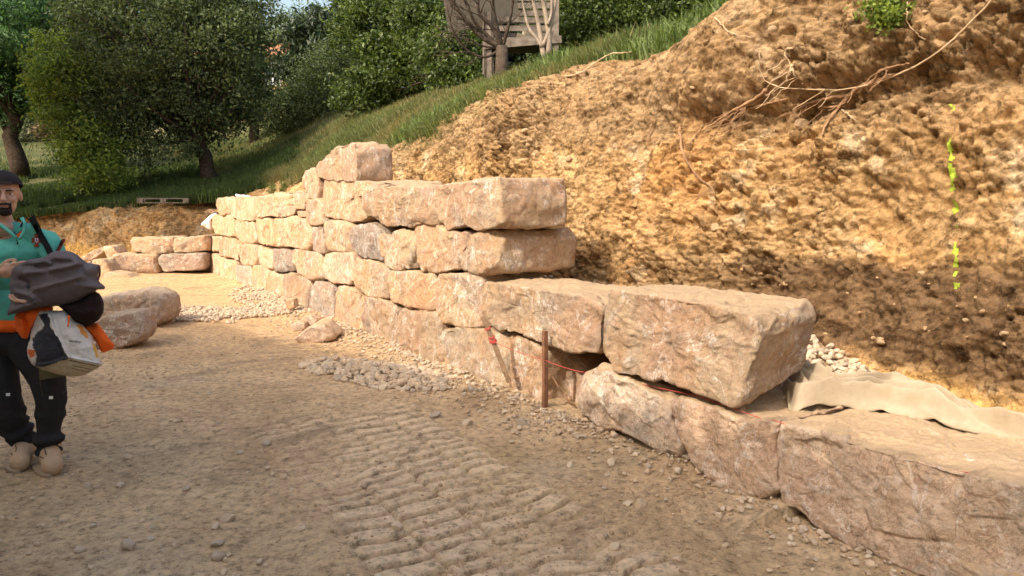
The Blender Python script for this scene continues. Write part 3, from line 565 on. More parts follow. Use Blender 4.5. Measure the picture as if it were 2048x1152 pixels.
def tree(name, label, cat, base, ells, n, size, lmat, tmat=None, trunk_r=.14, limbs=14, seed=1, clump=.35, asp=.5, lean=None, group=None, droop=.2, trunk_pts=None, per=60, shell=.55, foliage='crown'):
    tmat = tmat or BARK; r = np.random.default_rng(seed); bx, by = base; bz = float(terr(bx, by)) - .1
    root = empty(name, (bx, by, bz), label, cat, group); P, cl = crown_points(ells, n, clump, seed, per, shell)
    V, Q = leaves(P, size, droop=droop, asp=asp, seed=seed + 1); obj(foliage, V, Q, mat=lmat, parent=root, smooth=False)
    mb = MB(); cen = np.array(ells)[:, :3].mean(0)
    tp = np.array(trunk_pts) if trunk_pts is not None else np.array([[bx, by, bz], [bx + .3 * (cen[0] - bx), by + .2 * (cen[1] - by), bz + .45 * (cen[2] - bz)], [bx + .8 * (cen[0] - bx), by + .8 * (cen[1] - by), bz + .9 * (cen[2] - bz)]])
    t = np.linspace(0, 1, 9); ti = np.linspace(0, 1, len(tp)); T3 = np.stack([np.interp(t, ti, tp[:, k]) for k in range(3)], 1) + np.vstack([[0, 0, 0], r.normal(0, trunk_r * .22, (8, 3))])
    mb.tube(T3, trunk_r * (1.25 - .85 * t), 9)
    for c in cl[r.choice(len(cl), min(limbs, len(cl)), replace=False)]:
        k = r.integers(3, 9); s = T3[k]; m = (s + c) / 2 + r.normal(0, .15, 3) * np.linalg.norm(c - s) * .5; m[2] -= .05; tt = np.linspace(0, 1, 6)[:, None]
        mb.tube((1 - tt) ** 2 * s + 2 * tt * (1 - tt) * m + tt ** 2 * c, trunk_r * np.linspace(.42, .07, 6) , 6)
    mb.build('trunk', tmat, root, True); return root
def E_(px, py, y, rx, ry, rz=None):
    p = aty(px, py, y); k = y / F; return (p[0], p[1], p[2], rx * k, (rz or (rx + ry) / 2) * k, ry * k)
def X_(px, y): return float(aty(px, 300, y)[0])
tree('chestnut_tree', 'dark trunked tree with long blue green leaves at the left edge, leaning trunk', 'tree', (X_(38, 27), 27), [E_(20, 60, 27, 100, 120), E_(60, 150, 27.5, 60, 60), E_(-40, 150, 27, 90, 80), E_(95, 40, 28, 55, 60)], 26000, .20, LF_BLUE, trunk_r=.27, limbs=16, seed=3, clump=.5, asp=.32, droop=.6,
     trunk_pts=[(X_(38, 27), 27, 2.3), tuple(aty(22, 240, 27)), tuple(aty(10, 120, 27))])
tree('holm_oak', 'big spreading olive green tree above the far bank', 'tree', (X_(428, 23.6), 23.6), [E_(290, 110, 24, 160, 130), E_(415, 130, 24, 100, 130), E_(210, 220, 23.5, 85, 100), E_(330, 250, 23.2, 110, 60), E_(430, 30, 24.5, 100, 80), E_(250, 20, 24.5, 120, 60)], 84000, .115, LF_OAK, trunk_r=.2, limbs=60, seed=5, clump=.46, asp=.5, per=150, shell=.7,
     trunk_pts=[(X_(428, 23.6), 23.6, 1.9), tuple(aty(400, 290, 23.6)), tuple(aty(370, 200, 23.8)), tuple(aty(330, 110, 24))])
tree('young_tree', 'yellow green leafy tree at the left flank of the big spreading tree', 'tree', (X_(160, 22.6), 22.6), [E_(130, 180, 22.6, 55, 75), E_(170, 280, 22.3, 55, 60), E_(195, 335, 22, 50, 35), E_(110, 110, 23, 35, 50)], 22000, .11, LF_LIGHT, trunk_r=.09, limbs=14, seed=8, clump=.3)
tree('small_tree', 'small dark tree with a crooked thin trunk behind the big spreading tree', 'tree', (X_(512, 33), 33), [E_(478, 120, 33, 42, 90), E_(470, 190, 33, 45, 45), E_(525, 215, 33.5, 35, 22)], 15000, .16, LF_OAK, trunk_r=.2, limbs=12, seed=9, clump=.5, trunk_pts=[(X_(512, 33), 33, 4.0), tuple(aty(505, 245, 33)), tuple(aty(492, 215, 33)), tuple(aty(495, 140, 33))])
tree('pine_tree', 'hazy light green pine tree behind the house', 'tree', (X_(610, 52), 52), [E_(605, 75, 52, 55, 40), E_(648, 85, 52, 40, 50), E_(560, 110, 50, 45, 30)], 22000, .26, LF_PINE, trunk_r=.25, limbs=20, seed=12, clump=.9, asp=.25)
tree('cypress_tree', 'dark narrow tree top against the sky gap', 'tree', (X_(712, 48), 48), [E_(712, 10, 48, 30, 90)], 9000, .25, LF_DARK, trunk_r=.2, limbs=5, seed=13, clump=.6)
tree('loquat_tree', 'dark tree with large drooping leaves beside the house window', 'tree', (X_(628, 31), 31), [E_(600, 115, 31, 35, 60), E_(655, 100, 31, 45, 65), E_(620, 165, 30.5, 40, 40)], 11000, .26, LF_DARK, trunk_r=.1, limbs=16, seed=14, clump=.4, asp=.34, droop=.9)
tree('dense_shrub', 'fine leaved dark green shrub at the top of the grass slope, left of centre', 'shrub', (X_(620, 29), 29), [E_(600, 215, 29, 75, 45), E_(670, 160, 28.5, 60, 70), E_(560, 235, 29.5, 50, 35), E_(690, 210, 28, 50, 35)], 34000, .10, LF_OAK, trunk_r=.08, limbs=14, seed=15, clump=.35, foliage='foliage')
tree('leafy_tree', 'bright green leafy tree with a thin trunk left of the wooden hut', 'tree', (X_(822, 23), 23), [E_(760, 60, 23, 75, 85), E_(850, 70, 22.5, 75, 100), E_(800, 140, 22, 70, 60)], 34000, .13, LF_BRIGHT, trunk_r=.09, per=120, shell=.65, limbs=26, seed=17, clump=.34, asp=.55, trunk_pts=[tuple(aty(826, 195, 22)), tuple(aty(824, 100, 22)), tuple(aty(820, -20, 22.3))])
tree('bay_shrub', 'glossy dark green shrub between the bright leafy tree and the hut', 'shrub', (X_(915, 20), 20), [E_(900, 120, 20, 60, 70), E_(870, 40, 21, 60, 70), E_(940, 165, 19.5, 50, 35), E_(740, 190, 22.5, 60, 40)], 26000, .12, LF_BRIGHT, trunk_r=.06, limbs=16, seed=18, clump=.3, foliage='foliage')
tree('hedge_shrub', 'broad dark green shrub right of the wooden hut', 'shrub', (X_(1230, 18.5), 18.5), [E_(1180, 20, 18.5, 90, 85), E_(1300, 20, 18, 90, 70), E_(1420, -10, 17.5, 80, 50), E_(1120, 60, 19, 50, 60)], 44000, .10, LF_BRIGHT, trunk_r=.08, limbs=20, seed=19, clump=.32, foliage='foliage')
tree('dark_tree', 'dark tree crown filling the view behind the hut', 'tree', (X_(1020, 24), 24), [E_(1000, 40, 24, 120, 110), E_(1120, 10, 24, 80, 90)], 26000, .17, LF_DARK, trunk_r=.2, limbs=8, seed=20, clump=.5)
def bush(label, px, py, y, rx, ry, n, size, mat, seed, cat='shrub'):
    x = X_(px, y); zb = float(terr(x, y)); k = y / F; return tree('round_bush', label, cat, (x, y), [(x, y, zb + ry * k * .8, rx * k, rx * k, ry * k)], n, size, mat, trunk_r=.03, limbs=5, seed=seed, clump=.22, shell=.8, foliage='foliage')
tree('shade_tree', 'broad tree standing beyond the left edge of the picture, shading the lawn', 'tree', (-17, 17), [(-17, 17, 8.3, 3.4, 3.4, 2.6), (-16.5, 18, 6.5, 2.8, 2.8, 2), (-14.2, 16.2, 9.0, 2.7, 2.7, 1.7)], 46000, .28, LF_OAK, trunk_r=.3, limbs=10, seed=77, clump=.7)
bush('low grey green bush right of the dark leaning trunk', 66, 285, 38, 32, 26, 7000, .12, LF_GREY, 22)
bush('low reddish bush on the lawn beside the grey green bush', 122, 285, 38, 36, 28, 7000, .12, LF_RED, 23)
bush('small dark round bush below the white curved garden piece', 84, 250, 46, 22, 20, 4000, .14, LF_DARK, 24)
bush('grey hazy bush far behind the reddish bush', 120, 235, 52, 34, 44, 6000, .22, LF_GREY, 25)
bush('grey leaved bush far behind the dark leaning trunk', 20, 225, 56, 44, 55, 6000, .24, LF_GREY, 26)
# distant wood: one mass
P, _c = crown_points([E_(px, 210 if 480 < px < 740 else 110, 66, 110, 110) for px in range(-200, 1700, 90)], 60000, 1.6, 41, 50, .3)
V, Q = leaves(P, .55, seed=42); w = obj('distant_wood', V, Q, mat=LF_DARK, smooth=False); tag(w, 'dark wood closing the view far behind the garden trees', 'wood', kind='stuff')
P, _c = crown_points([E_(px, 170, 58, 110, 60) for px in range(-250, 480, 90)], 30000, 1.3, 43, 50, .3)
V, Q = leaves(P, .42, seed=44); w = obj('garden_thicket', V, Q, mat=LF_OAK, smooth=False); tag(w, 'shaded thicket at the far end of the lawn', 'thicket', kind='stuff')
# unseen pale wall added left of the yard to shade the foreground and bounce light
hp = np.array([(-13.5, 5.6), (-8.35, 5.35), (-6.95, 3.75), (-5.1, 1.9), (-3.2, -.05), (-2.4, -1.1), (-1.0, -3.1)]); HH = 6.1
hr = empty('added_shade_wall', (hp[2][0], hp[2][1], 0), 'unseen tall pale wall added left of the yard to cast shade and bounce light', 'wall')
seg = np.linspace(0, len(hp) - 1, 60); hx = np.interp(seg, range(len(hp)), hp[:, 0]); hy = np.interp(seg, range(len(hp)), hp[:, 1]); hz = HH + .12 * vn(np.stack([seg * 1.7, seg * 0, seg * 0], -1), 3)
sec = []
for oo, zz in ((-.5, 0), (-.5, .93), (-.25, .97), (.25, .97), (.5, .93), (.5, 0)): sec.append(np.stack([hx - .7 * (oo + .5), hy - .7 * (oo + .5), hz * zz], -1))
obj('caster_slab', np.stack(sec, 0).reshape(-1, 3), grid_q(6, 60), mat=simple('bounce_plaster', (.62, .52, .40), (.72, .62, .49), 2), parent=hr)
i = rng.integers(0, 60, 16000); q = rng.random(16000); P = np.stack([hx[i] - .35, hy[i] - .35, hz[i] - .0 - .5 * q ** 2], -1) + rng.normal(0, .14, (16000, 3)) * [1, 1, .6]; V, Q = leaves(P, .16, seed=4); obj('foliage', V, Q, mat=LF_OAK, parent=hr, smooth=False)  # leaves added along the top to roughen the edge of its shade
# ---- grass
LUSH = leaf_mat('lush_blade', (.07, .105, .03), (.25, .32, .11), .4)
def blades(P, h, w, seed, lean=.5, dirb=None):
    r = np.random.default_rng(seed); n = len(P); th = r.uniform(0, 2 * PI, n); s = np.stack([np.cos(th), np.sin(th), 0 * th], -1); ph = r.uniform(0, 2 * PI, n)
    l = np.stack([np.cos(ph), np.sin(ph), 0 * ph], -1) * (lean * r.random(n))[:, None]
    if dirb is not None: l = l + np.array(dirb)
    H = (h * r.uniform(.5, 1.5, n))[:, None]; up = np.array([0, 0, 1.]); W = s * w / 2
    m = P + H * (.55 * up + .35 * l); t = P + H * (np.maximum(.2, .95 - .4 * np.linalg.norm(l, axis=1))[:, None] * up + 1.1 * l)
    V = np.stack([P - W, P + W, m + W * .8, m - W * .8, t], 1).reshape(-1, 3); b = np.arange(n)[:, None] * 5
    return V, b + np.array([[0, 1, 2, 3]]), b + np.array([[3, 2, 4]])
def so_xy(s, o): p = world_so(s, o, 0 * s); return p[:, 0], p[:, 1]
def lipbound(s): return OFF + LEAN * lipH(s) + .28
r = np.random.default_rng(5)
n = 230000; s = np.where(r.random(n) < .7, r.uniform(1.5, 20, n), r.uniform(19, 38, n)); w = r.gamma(1.3, 1.1, n); wob = .3 * vn(np.stack([s * 1.3, 0 * s, 0 * s], -1), 7) + .15 * vn(np.stack([s * 5, 0 * s, 0 * s], -1), 8)
o = lipbound(s) + .0 + w + wob * np.exp(-w); x, y = so_xy(s, o); P = np.stack([x, y, terr(x, y) + .0], -1)
keep = (fbm(P * 1.6, 3, 4) > -.12 - w * .25) & (y > 4); P = P[keep]; dry = fbm(P * .7 + 5, 3, 6) + .3 * r.normal(size=len(P)) > .08
hgt = .15 + .13 * vn(P * .9, 3) + .07 * (r.random(len(P)) > .93)
for nm, mk, mt, lab in (('grass', ~dry, GRASS, 'green grass growing over the slope above the cut earth'), ('dry_grass', dry, DRYG, 'dry straw coloured grass mixed in on the slope')):
    V, Q, T = blades(P[mk], hgt[mk], .014, 3, .9, (-.25, -.15, 0)); tag(obj(nm, V, Q, T, mt), lab, 'grass', kind='stuff')
n = 9000; s = r.uniform(2.2, 9.5, n); o = lipbound(s) - .1 + r.gamma(1.2, .55, n); x, y = so_xy(s, o); P = np.stack([x, y, terr(x, y)], -1); P = P[fbm(P * 2.1, 3, 14) > -.1]; V, Q, T = blades(P, .26, .02, 31, 1.0); tag(obj('crest_grass', V, Q, T, LUSH), 'longer lush green grass along the crest above the cut', 'grass', kind='stuff')
n = 90000; y = FAR + .3 + r.gamma(1.2, 2.6, n); x = -y * r.uniform(.28, .72, n); o_ = so_of(np.stack([x, y], -1))[1]; k = (y < 45); P = np.stack([x, y, 0 * x], -1)[k]; P[:, 2] = terr(P[:, 0], P[:, 1]); P = P[fbm(P * .8, 3, 9) > -.3]
V, Q, T = blades(P, .22 + .12 * vn(P * .5, 3), .022, 8, .8); tag(obj('lawn_grass', V, Q, T, LAWN_SHADE), 'tall grass under the trees above the far bank', 'grass', kind='stuff')
# tufts spilling over the cut lip
n = 9000; s = r.uniform(5, 17, n); cidx = np.floor(s * 2.2) ; kk = _h(cidx.astype(np.int64), 0 * cidx.astype(np.int64), 0 * cidx.astype(np.int64), 5) > .55; s = s[kk]; n = len(s)
dd = r.random(n) * .5; H = lipH(s) - dd; o = OFF + LEAN * H + .02; x, y = so_xy(s, o); P = np.stack([x - .1, y - .06, H], -1); V, Q, T = blades(P, .16 + 0 * s, .012, 12, .8, (-.7, -.4, -.2)); tag(obj('overhanging_grass', V, Q, T, GRASS), 'grass hanging over the rim of the cut earth', 'grass', kind='stuff')
# ================================================================ OBJECTS
def ray_cut(px, py, off=.01):
    d = Vector(ray(px, py)); h = cutbvh.ray_cast(Vector((0, 0, CAMZ)), d.normalized())
    if h[0] is None: return plane_hit(px, py, C0 + OFF, LEAN)
    return np.array(h[0]) - np.array(d.normalized()) * off
# ---- stones
def rock_proto(seed, lvl=2):
    bm = bmesh.new(); bmesh.ops.create_icosphere(bm, subdivisions=lvl, radius=1.0); V = np.array([v.co[:] for v in bm.verts]); T = np.array([[v.index for v in f.verts] for f in bm.faces]); bm.free()
    r = np.random.default_rng(seed); V = V * np.array([1, r.uniform(.65, .9), r.uniform(.5, .75)])
    for _ in range(9):
        d = r.normal(size=3); d /= np.linalg.norm(d); lim = (V @ d).max() * r.uniform(.62, .9); V = V - np.outer(np.maximum(0, V @ d - lim), d)
    V = V + .06 * fbm(V * 2.2 + seed, 3, seed)[:, None] * V; return V, T
PROTO = [rock_proto(k, 2) for k in range(8)]; PMESH = [mesh_np('stone', V, None, T, False) for V, T in [rock_proto(k, 3) for k in range(8)]]
for me in PMESH: me.materials.append(STONE)
def scatter_mesh(name, P, S, seed, label, cat='gravel', mat=None):
    r = np.random.default_rng(seed); Vs = []; Ts = []; n = 0
    for k in range(8):
        idx = np.arange(k, len(P), 8); V, T = PROTO[k]; m = len(idx)
        if not m: continue
        a = r.uniform(0, 2 * PI, m); b = r.normal(0, .5, m); ca, sa, cb, sb = np.cos(a), np.sin(a), np.cos(b), np.sin(b)
        R = np.stack([np.stack([ca, -sa * cb, sa * sb], -1), np.stack([sa, ca * cb, -ca * sb], -1), np.stack([0 * a, sb, cb], -1)], 1)
        W = np.einsum('mij,vj->mvi', R, V) * S[idx][:, None, None] + P[idx][:, None]; Vs.append(W.reshape(-1, 3)); Ts.append((T[None] + (np.arange(m) * len(V))[:, None, None] + n).reshape(-1, 3)); n += m * len(V)
    o = obj(name, np.concatenate(Vs), None, np.concatenate(Ts), mat or STONE, smooth=False); tag(o, label, cat, kind='stuff'); return o
def gz(x, y): return ground_z(np.asarray(x, float), np.asarray(y, float))[0]
SN = [0]
def stone(x, y, size, label, group=None, zz=None, cat='stone', nm='stone'):
    k = SN[0]; SN[0] += 1; r = random.Random(k * 7 + 1); o = bpy.data.objects.new(nm, PMESH[k % 8]); COL.objects.link(o)
    z = float(gz(x, y)) if zz is None else zz; o.location = (float(x), float(y), z + size * .28); o.scale = (size, size * r.uniform(.8, 1.1), size * r.uniform(.8, 1.1)); o.rotation_euler = (r.uniform(-.4, .4), r.uniform(-.4, .4), r.uniform(0, 6.28)); return tag(o, label, cat, group)
r = np.random.default_rng(17)
NAMED = [(1045, 850, 14, 'grey block shaped stone lying alone on the dirt below the upright stake'), (1280, 1004, 15, 'pale rounded stone lying on the dirt before the weathered boulders'), (1256, 999, 10, 'flat little stone touching the pale rounded stone'),
 (1352, 930, 17, 'largest pebble of the cluster in the dark gap between two bottom boulders'), (1374, 938, 11, 'dark pebble at the right end of the cluster in the boulder gap'), (1333, 913, 11, 'upper pebble of the cluster in the boulder gap'), (1316, 920, 10, 'roundish pebble of the cluster in the boulder gap'), (1304, 906, 13, 'flat pebble at the left end of the cluster in the boulder gap'),
 (1440, 978, 14, 'pale broken stone at the foot of the weathered boulder'), (1533, 985, 14, 'grey stone in the slit left of the long low boulder'), (1534, 1006, 17, 'square grey stone before the slit left of the long low boulder'), (1503, 1002, 12, 'small upright stone beside the square grey stone'), (1178, 848, 19, 'flat pale stone at the foot of the round bellied boulder'),
 (943, 788, 11, 'grey stone lying at the right edge of the gravel heap'), (1252, 1112, 0, ''), (795, 1055, 17, 'grey stone with a scrap of wire at the edge of the track prints'), (534, 888, 10, 'pale chip lying left of the track prints'), (690, 1000, 15, 'pale crumbled stone beside the left edge of the track prints'), (722, 970, 12, 'smooth pale stone above the pale crumbled stone'),
 (455, 1035, 16, 'blocky pale stone in the left foreground, topmost of four in a column'), (430, 1050, 13, 'pale angular stone in the left foreground just left of the blocky one'), (434, 1086, 14, 'pale stone in the left foreground, third of the column'), (436, 1110, 15, 'grey stone in the left foreground below the third of the column'), (447, 1137, 10, 'small round stone in the left foreground, lowest of the column'),
 (257, 1094, 18, 'grey slate like stone near the lower left corner'), (520, 1118, 12, 'pale stone near the bottom edge, right of the column of stones'), (720, 1087, 8, 'small white stone low in the picture left of the track prints'), (568, 957, 10, 'thin pale flake on the dirt left of the track prints'), (663, 812, 10, 'flat pale stone on the dirt below the gravel heap'), (870, 830, 12, 'light stone right below the gravel heap'),
 (895, 876, 9, 'small light stone between the gravel heap and the lone grey stone'), (1140, 928, 9, 'small light stone alone below the flat pale stone'), (1208, 973, 7, 'tiny light stone left of the pale rounded stone'), (935, 845, 13, 'brown stone on the dirt left of the lone grey stone'), (1000, 768, 10, 'stone at the foot of the orange cornered boulder'), (1230, 1090, 15, 'grey stone half buried in the crumbly ridge of the track')]
for px, py, sz, lab in NAMED:
    if not sz: continue
    p = atz(px, py, .02); stone(p[0], p[1], sz * 1.1 * p[1] / F, lab)
def ell(n, c, ax, a, b, pw=.5):
    t = r.uniform(0, 2 * PI, n); q = r.random(n) ** pw; ax = np.array(ax) / np.linalg.norm(ax); u = q * np.cos(t) * a; v = q * np.sin(t) * b
    return c[0] + ax[0] * u - ax[1] * v, c[1] + ax[1] * u + ax[0] * v, q
c1 = atz(745, 750); e1 = atz(890, 788) - atz(615, 730)
x, y, q = ell(1500, c1[:2], e1[:2], .95, .34, .6); m = fbm(np.stack([x, y, 0 * x], -1) * 3, 2, 3) > -.45 ; x, y, q = x[m], y[m], q[m]; o = np.argsort(-r.random(len(x))); hz = np.clip(.09 * (1 - q ** 2), 0, 1) * r.random(len(x))
sz = .026 + .026 * r.random(len(x)) ** 2
for k in range(70): stone(x[k], y[k], sz[k] * 1.25, 'pale angular stone among the gravel heap on the shaded dirt', 'larger stones of the gravel heap on the shaded dirt', float(gz(x[k], y[k])) + hz[k], 'stone')
P = [np.stack([x[70:], y[70:], gz(x[70:], y[70:]) + hz[70:] + .005], -1)]; S = [sz[70:]]
# heap before the far end, straddling the shade line
c2 = atz(480, 628); x, y, q = ell(3400, c2[:2], (1, -.12), 1.75, .75, .6); m = (fbm(np.stack([x, y, 0 * x], -1) * 1.6, 3, 5) > -.3); x, y = x[m], y[m]; P.append(np.stack([x, y, gz(x, y) + .05 * r.random(len(x)) * (1 - .3)], -1)); S.append(.02 + .022 * r.random(len(x)) ** 2)
s = r.uniform(-1, 11, 2600); o = -.02 - r.gamma(1.2, .13, 2600); dens = (s > 1.0) | (r.random(2600) < .5); s, o = s[dens], o[dens]; p = world_so(s, o, 0 * s); P.append(np.stack([p[:, 0], p[:, 1], gz(p[:, 0], p[:, 1]) + .01], -1)); S.append(.010 + .022 * r.random(len(s)) ** 3)
x, y, q = ell(900, atz(560, 600)[:2] - np.array([.2, 0]), U2, 1.7, .45, .6); P.append(np.stack([x, y, gz(x, y) + .03 * r.random(len(x))], -1)); S.append(.02 + .02 * r.random(len(x)))
# scattered chips all over the yard
yy = np.exp(r.uniform(math.log(1.8), math.log(16), 3900)); xx = yy * r.uniform(-.75, .7, 3900); so_s, so_o = so_of(np.stack([xx, yy], -1)); m = (so_o < -.03) & (fbm(np.stack([xx, yy, 0 * xx], -1) * .9, 3, 8) > -.25); m &= ~((so_o > -2) & (so_o < -.8) & (so_s < 2.5) & (r.random(3900) < .85)); xx, yy = xx[m], yy[m]
ss = .004 + .015 * r.random(len(xx)) ** 5 + .0008 * yy; big = np.argsort(-ss / yy)[:150]; rest = np.setdiff1d(np.arange(len(xx)), big)
for k in big:
    ppx = 1024 + F * xx[k] / yy[k]; ro = so_of(np.array([xx[k], yy[k]]))[1]
    reg = 'close along the foot of the boulder wall' if ro > -.5 else 'on the shaded dirt in the left foreground' if ppx < 620 and yy[k] < 6 else 'on the dirt around the track prints' if yy[k] < 6 else 'on the far sunlit part of the yard' if yy[k] > 9.5 else 'on the middle of the yard floor'
    stone(xx[k], yy[k], ss[k] * 1.25, 'small loose stone lying ' + reg, 'small loose stones ' + reg)
P.append(np.stack([xx[rest], yy[rest], gz(xx[rest], yy[rest]) + .001], -1)); S.append(ss[rest])
# crumbs of earth over the trodden ground
yy2 = np.exp(r.uniform(math.log(1.9), math.log(9), 26000)); xx2 = yy2 * r.uniform(-.76, .68, 26000); q2 = np.stack([xx2, yy2], -1); s2_, o2_ = so_of(q2); nz2 = fbm(np.stack([xx2, yy2, 0 * xx2], -1) * 1.3, 4, 21); ridge2 = np.exp(-((o2_ + .72) / .12) ** 2) * (s2_ < .8)
m = (o2_ < -.02) & ((nz2 > .05 + .2 * r.random(26000)) | (r.random(26000) < .08 + ridge2)) & ~((o2_ > -2) & (o2_ < -.82) & (s2_ < 2.6) & (r.random(26000) < .7)); xx2, yy2 = xx2[m], yy2[m]; CRM = simple('earth_crumb', (.25, .16, .09), (.46, .32, .19), 9, .95, .5, 60)
scatter_mesh('earth_crumbs', np.stack([xx2, yy2, gz(xx2, yy2) + .001], -1), .0035 + .012 * r.random(len(xx2)) ** 4 + .0006 * yy2, 12, 'crumbs of brown earth strewn over the churned yard floor', 'crumbs', CRM)
# gravel poured behind the wall
bsx = np.concatenate([r.uniform(.15, 1.3, 750), r.uniform(1.3, 5.2, 1900)]); box = r.uniform(.62, 1.6, len(bsx)); p = world_so(bsx, box, 0 * bsx); zf = fillz(bsx) + .06 * fbm(world_so(bsx, box, 0 * bsx) * 2.2, 4, 14)
P.append(np.stack([p[:, 0], p[:, 1], zf + .01 + .03 * r.random(len(bsx))], -1)); S.append(.02 + .022 * r.random(len(bsx)))
# gravel on the big loose boulder
b = BLK['large boulder on the yard floor topped with gravel, behind the smaller one']; bb = [b.matrix_world @ Vector(c) for c in b.bound_box]; bpy.context.view_layer.update(); bv = BVHTree.FromObject(b, bpy.context.evaluated_depsgraph_get())
gp = []
for _ in range(420):
    X0 = r.uniform(-5.6, -4.1); Y0 = r.uniform(9.2, 10.0); h = bv.ray_cast(Vector((X0, Y0, 3)) - b.location, Vector((0, 0, -1)))
    if h[0] is not None and h[1].z > .5: gp.append(np.array(h[0] + b.location) + [0, 0, .01])
if gp: P.append(np.array(gp)); S.append(.025 + .02 * r.random(len(gp)))
# rubble crumbs stuck in the cut and at the far bank foot
x = r.uniform(-14, -7.2, 700); y = FAR - .3 - 1.4 * r.random(700) ** 1.3 ; P.append(np.stack([x, y, gz(x, y) + .02], -1)); S.append(.02 + .05 * r.random(700) ** 3)
x = r.uniform(-15, -10.5, 160); y = FAR + .5 + 1.1 * r.random(160); P.append(np.stack([x, y, terr(x, y) + .03], -1)); S.append(.03 + .06 * r.random(500) ** 2)
scatter_mesh('gravel', np.concatenate(P), np.concatenate(S), 4, 'crushed pale gravel heaped and scattered over the yard and behind the wall')
# stones stuck in the cut face
TANS = simple('earthy_stone', (.34, .22, .12), (.52, .37, .22), 12, .95, .6, 50)
CS = [(1605, 250, 20, 'round tan stone stuck in the cut earth under the tangled roots'), (2008, 668, 13, 'pale knobbly stone in the dark earth near the right edge'), (1765, 682, 14, 'flat tan stone in the dark earth behind the massive boulder'), (1845, 547, 11, 'pinkish stone low in the cut earth left of the green paint line'), (1140, 318, 12, 'pale stone in the cut earth above the big end boulder'), (1050, 262, 9, 'yellowish stone in the cut earth right of the dark hole'), (1057, 290, 9, 'long pale stone just below the yellowish stone in the cut'),
      (1615, 708, 11, 'orange stone in the dark earth beside the massive boulder'), (1375, 345, 0, ''), (1545, 60, 11, 'pale stone in the upper right earth left of the green plant'), (1850, 25, 9, 'yellow stone in the earth right of the green plant'), (1430, 455, 12, 'round brown stone in the middle of the cut face'), (1525, 352, 10, 'reddish clod stone left of the middle of the cut face'), (1640, 412, 9, 'small pale stone in the middle of the cut face'), (2010, 688, 8, 'small yellow stone just below the pale knobbly stone'), (1930, 640, 8, 'small flat stone in the dark earth below the green paint')]
for px, py, sz, lab in CS:
    if sz: p = ray_cut(px, py, -.01); _o = stone(p[0], p[1], sz * p[1] / F, lab, None, float(p[2]) - sz * p[1] / F * .28, 'stone', 'embedded_stone'); _o.data = _o.data.copy(); _o.data.materials.clear(); _o.data.materials.append(TANS)
# many small pebbles in the cut, mass
n = 1500; pp = []; ps = []
ca = CUTP[:330]; ii = r.integers(20, 325, n); jj = r.integers(40, ca.shape[1] - 5, n); pt = ca[ii, jj]; dkk = (pt[:, 2] > .5) & (pt[:, 2] < 1.2) | (r.random(n) < .45); pt = pt[dkk]
SOILP = simple('soil_clod', (.26, .16, .08), (.46, .31, .17), 12, .95, .6, 60)
scatter_mesh('soil_crumbs', pt, .008 + .022 * r.random(len(pt)) ** 3, 9, 'pebbles and clods stuck all over the cut earth face', 'pebbles', SOILP)
# ---- roots
def curve_px(pts, n=24, off=.02, wig=0., hit=None, seed=0):
    pts = np.array(pts, float); t = np.linspace(0, 1, n); ti = np.linspace(0, 1, len(pts)); X = np.interp(t, ti, pts[:, 0]); Y = np.interp(t, ti, pts[:, 1])
    for _ in range(3): X[1:-1] = (X[:-2] + X[2:] + 2 * X[1:-1]) / 4; Y[1:-1] = (Y[:-2] + Y[2:] + 2 * Y[1:-1]) / 4
    P = np.array([(hit or ray_cut)(a, b, off) for a, b in zip(X, Y)]); 
    D = np.linalg.norm(P - [0, 0, CAMZ], axis=1); Ds = D.copy()
    for _ in range(8): Ds[1:-1] = (Ds[:-2] + Ds[2:] + Ds[1:-1]) / 3
    Ds = np.minimum(Ds, D + .0); P = (P - [0, 0, CAMZ]) * (Ds / D)[:, None] + [0, 0, CAMZ]; return P + wig * np.random.default_rng(seed).normal(size=P.shape)
